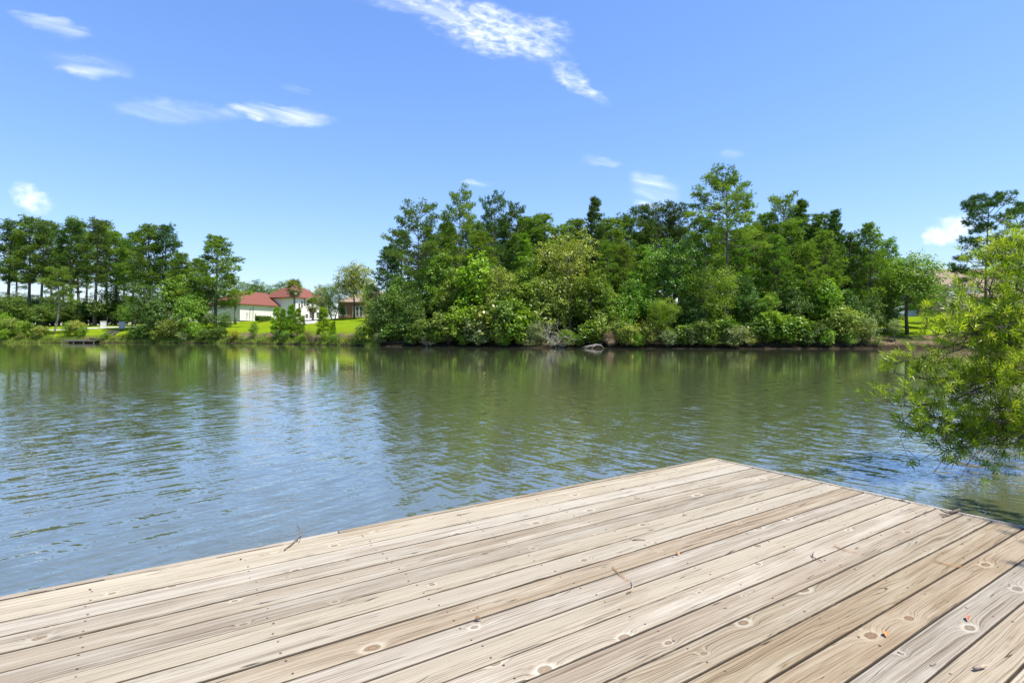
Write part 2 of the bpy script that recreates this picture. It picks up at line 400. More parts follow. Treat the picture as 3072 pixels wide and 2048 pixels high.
def water_mat():
    m, t, b, o = new_mat('lake_water')
    geo = t.node('ShaderNodeNewGeometry'); x, y, z = t.sep(geo.outputs['Position'])
    gust = t.noise(t.xyz(t.math('MULTIPLY', x, 0.09), t.math('MULTIPLY', y, 0.16), 0), 1, 3)[0]
    yy = t.math('ADD', y, t.math('MULTIPLY', t.math('SUBTRACT', gust, 0.5), 14.0))
    amp = t.math('ADD', 0.030, t.smooth(yy, 8.0, 26.0, 0.165, 0.0))          # lee of the far trees is calmer
    amp = t.math('MULTIPLY', amp, t.smooth(yy, 30.0, 70.0, 1.0, 0.55))
    sxs = sys_ = None
    side = t.math('ADD', t.math('DIVIDE', x, t.math('MAXIMUM', y, 2.0)), t.math('MULTIPLY', t.math('SUBTRACT', gust, 0.5), 0.9))
    wr_ = t.smooth(side, -0.40, 0.05, 0.25, 1.0); wl_ = t.smooth(side, -0.45, 0.10, 1.0, 0.25)
    for ang, f, st, w, k in ((-42, 14.0, .13, 0.0, 'L'), (-138, 15.0, .13, 5.0, 'R'), (-90, 22.0, .22, 9.0, .55), (-70, 4.0, .3, 13.0, .18), (-100, 48.0, .4, 19.0, .40)):
        a = math.radians(ang); c, s_ = math.cos(a), math.sin(a)
        al = t.math('ADD', t.math('MULTIPLY', x, c * f), t.math('MULTIPLY', y, s_ * f))
        ac = t.math('ADD', t.math('MULTIPLY', x, -s_ * f * st), t.math('MULTIPLY', y, c * f * st))
        n = t.noise(t.xyz(al, ac, w), 1, 2.5, 0.5)[0]
        sl_ = t.math('MULTIPLY', t.math('MULTIPLY', t.math('SUBTRACT', n, 0.5), t.math('MULTIPLY', {'L': wl_, 'R': wr_}.get(k, k), 2.0)), amp)
        px_, py_ = t.math('MULTIPLY', sl_, c), t.math('MULTIPLY', sl_, s_)
        sxs = px_ if sxs is None else t.math('ADD', sxs, px_); sys_ = py_ if sys_ is None else t.math('ADD', sys_, py_)
    nrm = t.vmath('NORMALIZE', t.xyz(t.math('MULTIPLY', sxs, -1.0), t.math('MULTIPLY', sys_, -1.0), 1.0))
    body = t.ramp(t.noise(t.xyz(t.math('MULTIPLY', x, 0.03), t.math('MULTIPLY', y, 0.05), 2), 1, 2)[0], [(0.3, (.086, .096, .048)), (0.7, (.096, .106, .054))])
    t.put(b.inputs['Base Color'], body); b.inputs['Roughness'].default_value = 0.035
    b.inputs['IOR'].default_value = 1.8; t.put(b.inputs['Normal'], nrm)
    b.inputs['Coat Weight'].default_value = 0.7; b.inputs['Coat IOR'].default_value = 2.1; b.inputs['Coat Roughness'].default_value = 0.035; t.put(b.inputs['Coat Normal'], nrm)
    return m


def ground_mat():
    m, t, b, o = new_mat('ground_cover'); geo = t.node('ShaderNodeNewGeometry'); P = geo.outputs['Position']
    lw = t.node('ShaderNodeAttribute', attribute_name='lawn')
    n1 = t.noise(P, 0.35, 5, 0.6)[0]; n2 = t.noise(P, 3.5, 5, 0.65)[0]; n3 = t.noise(P, 14.0, 3, 0.6)[0]
    grass = t.ramp(t.math('ADD', t.math('MULTIPLY', n1, .6), t.math('MULTIPLY', n2, .4)), [(0.35, (.115, .185, .010)), (0.65, (.20, .265, .012))])
    grass = t.mix(t.math('MULTIPLY', n3, .35), grass, (.11, .19, .006))
    lit = t.ramp(n2, [(0.3, (.055, .04, .026)), (0.5, (.13, .095, .06)), (0.72, (.26, .19, .125))])
    lit = t.mix(t.smooth(n1, .45, .62), lit, (.06, .085, .02))
    f = t.smooth(t.math('ADD', lw.outputs['Fac'], t.math('MULTIPLY', t.math('SUBTRACT', n2, .5), .5)), 0.4, 0.6)
    pz = t.sep(P)[2]; wet = t.smooth(t.math('ADD', pz, t.math('MULTIPLY', t.math('SUBTRACT', n2, .5), .3)), .22, .55, 1.0, 0.0)      # wet mud margin
    t.put(b.inputs['Base Color'], t.mix(wet, t.mix(f, lit, grass), (.035, .028, .018))); b.inputs['Roughness'].default_value = 0.9
    b.inputs['Specular IOR Level'].default_value = 0.0
    bp = t.node('ShaderNodeBump'); bp.inputs['Strength'].default_value = 0.7; bp.inputs['Distance'].default_value = 0.12
    t.put(bp.inputs['Height'], t.math('ADD', n2, n3)); t.put(b.inputs['Normal'], bp.outputs[0])
    return m


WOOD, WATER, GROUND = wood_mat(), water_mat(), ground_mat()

# ------------------------------------------------------------------ terrain and lake
SHORE_PX = [(-900, 1026.0), (-200, 1027), (0, 1028), (420, 1028.4), (700, 1029.5), (900, 1033), (1100, 1038), (1600, 1043), (2200, 1046), (2700, 1045), (3072, 1043.5)]


def shoreD(px):
    return F * CZ / (np.interp(px, [p for p, _ in SHORE_PX], [q for _, q in SHORE_PX]) - YH)


LAKE = [tuple(at(p, shoreD(p))[:2]) for p in (-900, -600, -300, 0, 200, 420, 600, 700, 800, 900, 1000, 1100, 1350, 1600, 1900, 2200, 2450, 2700, 2900, 3072)]
LAKE += [(60, 46), (52, 30), (34, 19), (18, 12.5), (10, 9.2), (7.0, 7.2), (6.6, 3.5), (6.2, -0.5), (2, -4.0), (-15, -6.5), (-60, -10), (-140, -8)]
LK = np.array(LAKE)


def lake_dist(x, y):
    """signed distance to the shoreline, positive on land"""
    x = np.atleast_1d(np.asarray(x, float)); y = np.atleast_1d(np.asarray(y, float))
    best = np.full(x.shape, 1e9); ins = np.zeros(x.shape, bool); n = len(LK)
    for i in range(n):
        ax, ay = LK[i]; bx, by = LK[(i + 1) % n]; ex, ey = bx - ax, by - ay
        tt = np.clip(((x - ax) * ex + (y - ay) * ey) / (ex * ex + ey * ey), 0, 1)
        best = np.minimum(best, np.hypot(x - ax - tt * ex, y - ay - tt * ey))
        ins ^= ((ay > y) != (by > y)) & (x < ex * (y - ay) / (by - ay + 1e-12) + ax)
    return np.where(ins, -best, best)


def terrain(x, y):
    x = np.atleast_1d(np.asarray(x, float)); y = np.atleast_1d(np.asarray(y, float)); d = lake_dist(x, y)
    kx = [-90, -56, -48, -17, -9, 24, 35, 60]
    a = np.interp(x, kx, [1.95, 2.0, 2.25, 2.2, 1.0, 0.9, 1.6, 1.75]); b = np.interp(x, kx, [3.2, 3.9, 4.45, 4.4, 2.2, 2.2, 3.6, 3.9])
    near = np.clip((40 - y) / 15, 0, 1); a = a * (1 - near) + .42 * near; b = b * (1 - near) + 1.0 * near
    z = np.where(d < 0, np.maximum(d * .35, -1.6), 0)
    z = z + np.where(d > 0, np.interp(np.minimum(d, 1.3), [0, 1.3], [0, 1]) * a * .42, 0)
    z = z + np.interp(d, [1.3, 6], [0, 1]) * a * .58 + np.interp(d, [6, 25], [0, 1]) * (b - a) + np.interp(d, [25, 60, 1500], [0, .5, 3])
    z = z + np.clip(d, 0, 3) / 3 * .10 * (np.sin(x * .55 + 1.3 * np.sin(y * .31)) + np.sin(y * .47 + x * .21))
    return z


def gz(x, y): return float(terrain(x, y)[0])


far = [300, 380, 500, 750, 1100, 1600]
xs = np.array([-q for q in far[::-1]] + list(np.arange(-250, 251, 2.0)) + far)
ys = np.array([-1500, -700, -300, -150, -90] + list(np.arange(-60, 241, 2.0)) + [q for q in far if q > 250])
GX, GY = np.meshgrid(xs, ys); gx, gy = GX.ravel(), GY.ravel()
d_ = lake_dist(gx, gy); zz = terrain(gx, gy)
nx = len(xs); ii = np.arange(len(gx)).reshape(len(ys), nx)
quads = np.stack([ii[:-1, :-1], ii[:-1, 1:], ii[1:, 1:], ii[1:, :-1]], -1).reshape(-1, 4)
gm = mesh_np('ground', np.stack([gx, gy, zz], 1), quads, smooth=True)
pxg = CX + F * gx / np.maximum(gy, 1)
lawn = ((pxg < 700) & (d_ > 1.0) & (d_ < 30)) | ((pxg > 560) & (pxg < 1130) & (d_ > 3.5) & (d_ < 70)) | ((pxg > 2640) & (d_ > 4.5) & (d_ < 60) & (gy > 40)) | ((gy < 20) & (d_ > 1))
la = gm.attributes.new('lawn', 'FLOAT', 'POINT'); la.data.foreach_set('value', lawn.astype(np.float32))
tag(child('ground', gm, GROUND), 'grassy and leaf-littered land around the lake', kind='structure')
wm = MB().poly([(-260, -120, 0), (160, -120, 0), (160, 140, 0), (-260, 140, 0)])
tag(wm.build('lake', WATER), 'rippled green-brown lake reflecting trees and sky', kind='structure')

# concrete path and drive
def strip(name, pts, width, mat, label):
    mb = MB(); P = [Vector((*at(px, D)[:2], 0)) for px, D in pts]; fine = []
    for a, b in zip(P[:-1], P[1:]):
        for k in range(10): fine.append(a.lerp(b, k / 10))
    fine.append(P[-1]); L = []
    for i, p in enumerate(fine):
        tdir = (fine[min(i + 1, len(fine) - 1)] - fine[max(i - 1, 0)]).normalized(); n = Vector((-tdir.y, tdir.x, 0))
        row = []
        for k in range(5):
            q = p + n * width * (k / 4 - .5); row.append(Vector((q.x, q.y, gz(q.x, q.y) + .07)))
        L.append(row)
    for r0, r1 in zip(L[:-1], L[1:]):
        for k in range(4): mb.slab([r0[k], r0[k + 1], r1[k + 1], r1[k]], .12)
    o = mb.build(name, mat); tag(o, label, kind='structure'); return o


strip('path', [(-60, 101.5), (60, 101.5), (200, 101), (290, 100.5), (345, 103.5), (420, 110), (520, 118)], 1.7, CONCRETE, 'pale concrete path past the two white pillars')
strip('driveway', [(905, 98), (920, 104), (936, 112), (955, 121)], 4.2, CONCRETE, 'pale concrete drive up to the red-roofed house')

# ------------------------------------------------------------------ dock
TH = math.radians(56.6); DECK = 0.40; N0, D0, PITCH = 3.176, 4.25, 0.1425
dock = empty('dock', (0, 0, 0), math.pi / 2 - TH)
tag(dock, 'weathered wooden dock of long boards in the foreground', 'dock')


def plank_mesh(L, w, seed):
    r = random.Random(seed); n = 9; t = .036; v = []; f = []; e = .0055
    prof = [(-w / 2 + e, 0), (w / 2 - e, 0), (w / 2 - e * .3, -e * .35), (w / 2, -e), (w / 2, -t), (-w / 2, -t), (-w / 2, -e), (-w / 2 + e * .3, -e * .35)]
    for i in range(n + 1):
        x = -L / 2 + L * i / n; j0, j1 = r.uniform(-.0013, .0013), r.uniform(-.0013, .0013); jz = r.uniform(-.0008, .0008)
        for (y, z) in prof: v.append((x, y + (j1 if y > 0 else j0), z + jz))
    m = len(prof)
    for i in range(n):
        for k in range(m):
            k2 = (k + 1) % m; f.append((i * m + k, (i + 1) * m + k, (i + 1) * m + k2, i * m + k2))
    f.append(tuple(range(m))); f.append(tuple(n * m + k for k in range(m))[::-1])
    me = bpy.data.meshes.new('plank'); me.from_pydata(v, [], f); me.validate(); me.update(); return me


PL = 4.88; PW = PITCH - .0072
pm = [plank_mesh(PL, PW, s) for s in range(6)]; pm1 = plank_mesh(PL, PITCH - .056, 77); pm2 = [plank_mesh(2.9, PW, 20 + s) for s in range(3)]
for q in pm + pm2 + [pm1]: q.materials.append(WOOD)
XE = D0 - .036; plank_z = []
pr = random.Random(9)
for i in range(1, 43):
    yc = N0 - (i - .5) * PITCH; me = pm[pr.randrange(6)]
    if i == 1: yc = N0 - PITCH + (PITCH - .056) / 2 + .003; me = pm1
    dz = pr.uniform(-.0014, .0012); plank_z.append((yc, dz))
    dx = pr.uniform(-.004, .003)
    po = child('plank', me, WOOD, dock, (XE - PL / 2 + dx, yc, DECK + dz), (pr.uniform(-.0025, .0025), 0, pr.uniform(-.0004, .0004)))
    po.color = {16: (.80, .72, .62, 1), 15: (.90, .86, .80, 1), 13: (.93, .88, .81, 1), 18: (.88, .83, .76, 1), 9: (.95, .91, .86, 1), 11: (.93, .91, .88, 1), 20: (.84, .78, .70, 1)}.get(i, (1, 1, 1, 1))
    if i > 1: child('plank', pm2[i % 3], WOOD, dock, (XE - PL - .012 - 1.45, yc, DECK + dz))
def board(name, a, b, w, h, ztop, seg=10, jit=.004):
    """long board on edge from a to b (dock coordinates)"""
    r = random.Random(hash(name) % 97 + int(a[0] * 10)); a, b = Vector((*a, 0)), Vector((*b, 0)); tdir = (b - a).normalized(); n = Vector((-tdir.y, tdir.x, 0))
    mb = MB(); e = .005
    prof = [(-w / 2 + e, 0), (w / 2 - e, 0), (w / 2, -e), (w / 2, -h), (-w / 2, -h), (-w / 2, -e)]
    for i in range(seg + 1):
        p = a.lerp(b, i / seg); j = r.uniform(-jit, jit); jz = r.uniform(-jit, jit) * .6
        for (q, z) in prof: mb.v.append(p + n * (q + j) + Vector((0, 0, ztop + z + jz)))
    m = len(prof)
    for i in range(seg):
        for k in range(m):
            k2 = (k + 1) % m; mb.f.append((i * m + k, i * m + k2, (i + 1) * m + k2, (i + 1) * m + k))
    mb.f.append(tuple(range(m))[::-1]); mb.f.append(tuple(seg * m + k for k in range(m)))
    return mb.build(name, WOOD, dock)


board('rim_board', (-3.55, N0 - .019), (.9, N0 - .019), .034, .19, DECK - .001)
board('rim_board', (.905, N0 - .019), (D0 - .001, N0 - .019), .034, .19, DECK - .001)
lit_ = MB()  # dark strip standing in for shade in the rim gap, plus some litter
for k in range(46):
    x_ = -3.4 + k * .165 + random.uniform(-.04, .04); lit_.box((x_, N0 - .0445, DECK - .0205 + random.uniform(-.003, .003)), (.175, .0155, .03), 0)
tag(lit_.build('gap_shade_litter', plain('gap_shade_and_mould', (.03, .021, .013), .95, .4, 60), dock), kind='stuff')
board('end_board', (D0 - .017, N0 - .038), (D0 - .017, -2.85), .030, .19, DECK + .006, jit=.002)
for k in range(13): board('joist', (D0 - .25 - k * .6, N0 - .06), (D0 - .25 - k * .6, -2.8), .038, .18, DECK - .045, 2, 0)
for x in (D0 - .16, D0 - 2.5, D0 - 4.9, -3.2):
    for y in (N0 - .18, .25, -2.6):
        MB().tube([(x, y, -1.5), (x, y, .1), (x, y, DECK - .05)], [.10, .10, .095], 12).build('piling', OLDWOOD, dock, smooth=True)
nail = MB()
for (yc, dz) in plank_z:
    for k in range(9):
        for s in (-1, 1):
            if yc > N0 - PITCH and s > 0: continue
            cx, cy = D0 - .25 - k * .6 + random.uniform(-.012, .012), yc + s * .042 + random.uniform(-.009, .009)
            rr = random.uniform(.0036, .0056); b0 = len(nail.v)
            nail.v += [Vector((cx + rr * math.cos(a), cy + rr * math.sin(a), DECK + dz + .0012)) for a in np.linspace(0, 2 * math.pi, 7)[:-1]]
            nail.f.append(tuple(range(b0, b0 + 6)))
tag(nail.build('nails', plain('rusty_nails', (.075, .045, .03), .7, .3, 30), dock), kind='stuff')


def deckpt(px, py, dz=0.0):
    D = F * (CZ - DECK) / (py - YH); return Vector(((px - CX) / F * D, D, DECK + dz))


TWIG = bark_mat('twig_bark', (.07, .05, .035), (.22, .165, .12), (60, 60, 60))
TWIG_PALE = bark_mat('pale_twig', (.26, .20, .14), (.48, .38, .28), (60, 60, 60))


def deck_twig(name, paths, mat, label, cat='twig'):
    """paths: lists of (px, py, lift, radius) lying on the boards"""
    o0 = deckpt(paths[0][0][0], paths[0][0][1]); root = empty(name, o0); tag(root, label, cat)
    for i, p in enumerate(paths):
        pts = [deckpt(a, b, r + l) - o0 for a, b, l, r in p]
        MB().tube(pts, [r * .72 for *_, r in p], 6).build('stem' if i == 0 else 'side_shoot', mat, root, smooth=True)
    return root


deck_twig('twig', [[(852, 1652, .002, .003), (876, 1636, .004, .005), (896, 1620, .012, .005), (902, 1606, .03, .004), (890, 1601, .045, .002)],
                   [(874, 1640, .003, .003), (862, 1642, .002, .002)], [(896, 1622, .01, .003), (906, 1622, .03, .003), (898, 1630, .012, .002)]],
          TWIG, 'forked dark twig lying by the left edge of the dock')
deck_twig('broken_branch', [[(2880, 1535, .004, .012), (2865, 1540, .003, .012), (2850, 1545, .002, .013)], [(2852, 1545, .004, .009), (2835, 1542, .008, .006), (2820, 1540, .02, .004)],
                            [(2852, 1547, .002, .007), (2836, 1548, .004, .005), (2818, 1547, .006, .003)], [(2846, 1548, .002, .005), (2826, 1553, .002, .003)]],
          TWIG, 'broken-off branch stub at the right edge of the dock', 'branch')
deck_twig('stick', [[(2922, 2014, .003, .008), (2940, 2010, .004, .0085), (2956, 2005, .004, .008)]], TWIG_PALE, 'short brown stick across a board gap at bottom right', 'stick')
deck_twig('twig', [[(1880, 1781, .001, .004), (1893, 1776, .004, .005), (1899, 1766, .006, .004), (1897, 1752, .006, .003), (1893, 1744, .004, .002)]],
          TWIG_PALE, 'small pale hooked twig beside a large knot in mid deck')
deck_twig('twig', [[(2432, 1668, .002, .003), (2444, 1678, .006, .003), (2455, 1683, .006, .003), (2468, 1686, .002, .002)], [(2440, 1660, .006, .002), (2438, 1674, .004, .002)]],
          TWIG, 'thin curved dark twig on the right half of the deck')
deck_twig('twig', [[(1898, 1622, .002, .004), (1918, 1620, .002, .003), (1936, 1621, .002, .002)]], TWIG, 'straight dark twig far out in the middle of the deck')
NEEDLE = plain('dry_pine_needle', (.42, .22, .08), .6, .15, 40)
for k, (a, b, lab) in enumerate((((1834, 1706), (1889, 1742), 'fallen orange pine needles near the pale hooked twig'),
                                 ((2800, 1688), (2893, 1700), 'fallen orange pine needles on the right side of the deck'),
                                 ((2498, 1642), (2575, 1658), 'faint fallen pine needles beside the thin curved twig'))):
    pts = [[(a[0] + j * 2, a[1] - j * 3, .003 + j * .002, .0012), ((a[0] + b[0]) / 2, (a[1] + b[1]) / 2 + j * 3, .004, .0012), (b[0] - j * 4, b[1] + j, .001, .001)] for j in range(3)]
    deck_twig('pine_needles', pts, NEEDLE, lab, 'pine needles')
FALLEN = plain('fallen_leaf', (.50, .20, .055), .6, .2, 30)


def deck_leaf(px, py, L, w, ang, col, label):
    p = deckpt(px, py, .004); mb = MB(); n = 6
    for i in range(n + 1):
        t = i / n; hw = w / 2 * math.sin(math.pi * min(.98, t + .02)) ** .8; z = .010 * math.sin(math.pi * t)
        mb.v += [Vector((L * (t - .5), -hw, z + hw * .5)), Vector((L * (t - .5), 0, z)), Vector((L * (t - .5), hw, z + hw * .5))]
    for i in range(n):
        for k in range(2): mb.f.append((i * 3 + k, i * 3 + 3 + k, i * 3 + 4 + k, i * 3 + 1 + k))
    o = mb.build('fallen_leaf', col, None, p, True); o.rotation_euler = (0, 0, math.radians(ang)); tag(o, label, 'leaf')


deck_leaf(2658, 1906, .036, .018, 60, FALLEN, 'orange fallen leaf on a board edge at lower right')
deck_leaf(2903, 1858, .05, .014, 50, plain('fallen_leaf_red', (.34, .13, .06), .6, .2, 30), 'reddish curled leaf in a board gap at lower right')
deck_leaf(1434, 1862, .03, .015, 10, plain('fallen_leaf_brown', (.20, .10, .05), .6, .2, 30), 'small brown curled leaf left of the deck centre')
deck_leaf(2033, 1664, .026, .014, 120, FALLEN, 'tiny orange leaf in the middle of the deck')

# ------------------------------------------------------------------ plant generators
def unit(v): return v / (np.linalg.norm(v, axis=-1, keepdims=True) + 1e-9)


def tufts(cent, dirs, tint, r, n=15, L=.34, w=.055, spread=.85):
    """needle tufts: n thin blades at each centre"""
    K = len(cent); c = np.repeat(cent, n, 0); d = unit(np.repeat(unit(dirs), n, 0) * .75 + r.normal(size=(K * n, 3)) * spread * .7)
    ln = L * r.uniform(.65, 1.15, (K * n, 1)); sd = unit(np.cross(d, r.normal(size=(K * n, 3)))) * (w / 2)
    v = np.stack([c - sd, c + sd, c + d * ln], 1).reshape(-1, 3); f = np.arange(K * n * 3).reshape(-1, 3)
    return v, f, np.clip(np.repeat(tint, n) + r.normal(0, .10, K * n), 0, 1)


def leaves(cent, nrm, tint, r, size=.2, aspect=.6, along=None):
    K = len(cent); nrm = unit(nrm)
    t = unit(np.cross(nrm, r.normal(size=(K, 3)))) if along is None else unit(along)
    b = unit(np.cross(nrm, t)); s = size * r.uniform(.65, 1.25, (K, 1))
    v = np.stack([cent - t * s * .5, cent + b * s * aspect * .5 - nrm * s * .06, cent + t * s * .5, cent - b * s * aspect * .5 - nrm * s * .06], 1).reshape(-1, 3)
    return v, np.arange(K * 4).reshape(-1, 4), np.clip(tint, 0, 1)


def make_pine(seed, H=20, cs=.5, R=.18, shape='mature', limbs=44, puff=.55, step=.75, L=.34, w=.055, bend=.01, lean=0.0, dead=5, per=8, rise=0.0, flat=.62):
    """pine: tapered trunk, curved limbs, needle tufts gathered in puffs along the limbs"""
    r = np.random.default_rng(seed); wood = MB(); ns = 14; ph = r.uniform(0, 6.28, 4); up = np.array([0, 0, 1.0])
    def tp(t):
        return np.array([H * bend * math.sin(3.1 * t + ph[0]) + lean * H * (t ** .6 if lean else 0), H * bend * math.sin(2.6 * t + ph[1]), H * t])
    p0 = tp(0); r0 = H * .0125; off = np.array([p0[0], p0[1], 0]); top = .965 if shape == 'mature' else .985
    path = [tp(top * i / ns) - off for i in range(ns + 1)]; path[0] = path[0] + np.array([0, 0, -.5])
    wood.tube(path, [r0 * (1.25 if i == 0 else 1) * (1 - .86 * (i / ns) ** 1.1) for i in range(ns + 1)], 8)
    C, Dv, Tn = [], [], []
    def add_puff(c, d, rad, tint, n):
        q = r.normal(size=(n, 3)); q = unit(q) * r.uniform(.3, 1, (n, 1)) * rad * np.array([1, 1, flat])
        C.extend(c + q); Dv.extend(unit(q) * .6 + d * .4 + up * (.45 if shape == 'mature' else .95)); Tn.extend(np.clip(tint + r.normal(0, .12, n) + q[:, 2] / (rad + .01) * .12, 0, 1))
    for k in range(limbs):
        u = (k + r.uniform(0, .9)) / limbs; t = min(cs + (1 - cs) * u ** .95, top)
        if shape == 'mature': prof = math.sqrt(max(.10, 1 - ((u - .36) / .70) ** 2)) * (.72 + .42 * math.sin(6.5 * u + ph[2]) ** 2); el = -10 + 46 * u
        elif shape == 'cone': prof = (1 - u) ** .5 * .90 + .10; el = 2 + 46 * u
        else: prof = (1 - u) ** .9 * .90 + .09; el = 12 + 46 * u
        az = k * 2.399 + r.uniform(-.6, .6); ln = H * R * prof * r.uniform(.55, 1.18) + .3
        el = math.radians(el + rise + r.uniform(-12, 12)); base = tp(t) - off; m = 5; pts = [base]
        for j in range(m):
            a2 = az + r.uniform(-.28, .28); el += math.radians(r.uniform(-3, 10))
            pts.append(pts[-1] + (np.array([math.cos(a2), math.sin(a2), 0]) * math.cos(el) + up * math.sin(el)) * ln / m)
        rb = max(.02, .011 * ln + .012); wood.tube(pts, [rb * (1 - .8 * j / m) for j in range(m + 1)], 4, cap=False)
        tint = r.uniform(.2, .72); npf = max(2, int(ln / step + .5)); fw = unit(pts[-1] - pts[-2])
        for j in range(npf):
            s = 1 - (j + r.uniform(0, .7)) / npf * (.62 if shape == 'mature' else .80); q = s * m; i0 = min(int(q), m - 1); p = pts[i0] + (pts[i0 + 1] - pts[i0]) * (q - i0)
            d = unit(pts[i0 + 1] - pts[i0]); sd = unit(np.cross(d, up))
            for side in ((0,) if j == 0 else (-1, 1)):
                tw = unit(d * .8 + sd * side * r.uniform(.6, 1.2) + up * r.uniform(.0, .5)); tl = (ln * .20 * (1.2 - s) + .30) * (1 if side else .2) * r.uniform(.7, 1.4)
                e = p + tw * tl; wood.tube([p, e], [rb * .35, .008], 3, cap=False)
                add_puff(e, tw, puff * r.uniform(.7, 1.2) * (1 if shape == 'mature' else 1.1 - .35 * u), tint + r.uniform(-.12, .15), int(per * r.uniform(.7, 1.3)))
    tk = .8 if shape == 'mature' else .4
    add_puff(tp(top) - off, up, puff * tk, .6, per + 4); add_puff(tp(top) - off - up * puff * .7, up, puff * tk * 1.2, .55, per + 4)
    for k in range(dead):
        t = cs * r.uniform(.45, .98); az = r.uniform(0, 6.28); b = tp(t) - off; ln = H * R * r.uniform(.12, .45)
        wood.tube([b, b + np.array([math.cos(az), math.sin(az), r.uniform(-.1, .25)]) * ln], [.035, .01], 3, cap=False)
    v, f, tn = tufts(np.array(C), np.array(Dv), np.array(Tn), r, 15, L, w * .72, .85 if shape == 'mature' else .62); H = float(np.quantile(v[:, 2], .9995))
    return dict(H=H, trunk=wood.mesh('trunk', True), crown=mesh_np('crown', v, f, tn))


def make_broad(seed, H=12, R=.3, bottom=.25, lobes=16, clumps=26, per=13, size=.24, aspect=.62, shape='round', stems=1, flat=.85, droop=0.0, trunk_r=.016, cl=.42):
    r = np.random.default_rng(seed); wood = MB(); C, N, T = [], [], []
    zb, zt = H * bottom, H; cz = (zb + zt) / 2; hz = (zt - zb) / 2; RR = H * R
    cents = []
    for k in range(lobes):
        for _ in range(30):
            d = r.normal(size=3); d /= np.linalg.norm(d); rad = r.uniform(.25, 1) ** .5 * .74
            u = (d[2] * rad + 1) / 2
            wd = 1.0 if shape == 'round' else (1.15 - .85 * u if shape == 'cone' else .75 + .5 * u)
            c = np.array([d[0] * rad * RR * wd, d[1] * rad * RR * wd, cz + d[2] * rad * hz])
            if all(np.linalg.norm((c - o) / np.array([1, 1, .9])) > RR * .34 for o, _ in cents): break
        cents.append((c, RR * r.uniform(.30, .46)))
    base_pts = []
    for s in range(stems):
        a = r.uniform(0, 6.28); lean = (0 if stems == 1 else H * .10)
        b = np.array([math.cos(a) * lean * .25, math.sin(a) * lean * .25, -.3]); m1 = np.array([math.cos(a) * lean, math.sin(a) * lean, zb + hz * .35])
        mid = (b + m1) / 2 + r.normal(0, H * .012, 3); r0 = H * trunk_r / math.sqrt(stems)
        top = m1 + np.array([r.normal(0, RR * .12), r.normal(0, RR * .12), hz * .9])
        wood.tube([b, mid, m1, (m1 + top) / 2 + r.normal(0, H * .01, 3), top], [r0 * 1.25, r0, r0 * .7, r0 * .4, r0 * .12], 7)
        base_pts += [(mid * .4 + m1 * .6, r0 * .7), (m1, r0 * .6), ((m1 + top) / 2, r0 * .4)]
    for c, lr in cents:
        j = min(range(len(base_pts)), key=lambda q: np.linalg.norm(base_pts[q][0] - c) + max(0, base_pts[q][0][2] - c[2]) * 2)
        p, pr_ = base_pts[j]; mid = (p + c) / 2 + np.array([0, 0, -.06 * np.linalg.norm(c - p)]) + r.normal(0, .08 * lr, 3)
        wood.tube([p, mid, c, c + unit(c - mid) * lr * .6], [pr_ * .6, pr_ * .42, pr_ * .25, .01], 5, cap=False)
        lt = r.uniform(.2, .75)
        for k in range(clumps):
            d = unit(r.normal(size=3)); d[2] = d[2] * .8 + .18; d = unit(d)
            q = c + d * lr * r.uniform(.62, 1.08) * np.array([1, 1, flat]); q[2] -= droop * r.uniform(0, 1) * lr
            if q[2] < .05: continue
            if k % 3 == 0: wood.tube([c + (q - c) * .25, q], [max(.006, pr_ * .12), .004], 3, cap=False)
            n_ = int(per * r.uniform(.6, 1.4)); pp = q + r.normal(0, cl * .5, (n_, 3)) * np.array([1, 1, .75])
            C.append(pp); N.append(d * .55 + np.array([0, 0, .55]) + r.normal(0, .55, (n_, 3))); T.append(np.clip(lt + r.uniform(-.2, .25), 0, 1) + r.normal(0, .12, n_))
    C, N, T = np.concatenate(C), np.concatenate(N), np.concatenate(T)
    keep = C[:, 2] > .03
    v, f, tn = leaves(C[keep], N[keep], T[keep], r, size, aspect)
    return dict(H=H, trunk=wood.mesh('trunk', True), crown=mesh_np('crown', v, f, tn))


def make_weed(seed, H=2.2, R=.45, stems=26, per=26, size=.15, aspect=.3, bush=True, up=.55):
    """upright leafy stems from the ground (saplings, weeds, tall herbs)"""
    r = np.random.default_rng(seed); wood = MB(); C, N, T, A = [], [], [], []
    for s in range(stems):
        a, q = r.uniform(0, 6.28), r.uniform(0, 1) ** .6 * R * H
        b = np.array([math.cos(a) * q * .55, math.sin(a) * q * .55, -.15]); h = H * r.uniform(.55, 1.0) * (1 - .45 * (q / (R * H)) ** 2)
        e = b + np.array([math.cos(a) * q * .8, math.sin(a) * q * .8, h]) + r.normal(0, .08, 3); m = (b + e) / 2 + r.normal(0, .05, 3)
        wood.tube([b, m, e], [.018, .012, .004], 3, cap=False); lt = r.uniform(.15, .85)
        for k in range(per):
            t = .18 + .82 * r.uniform(0, 1) ** .8; p = (b + (m - b) * t * 2) if t < .5 else (m + (e - m) * (t - .5) * 2)
            az = r.uniform(0, 6.28); d = np.array([math.cos(az), math.sin(az), r.uniform(up - .5, up + .5)])
            C.append(p + unit(d) * r.uniform(.05, .30)); A.append(d); N.append(np.array([0, 0, 1.0]) + r.normal(0, .5, 3)); T.append(lt + r.normal(0, .14))
    v, f, tn = leaves(np.array(C), np.array(N), np.array(T), r, size, aspect, np.array(A))
    return dict(H=H, trunk=wood.mesh('stems', True), crown=mesh_np('foliage', v, f, tn))


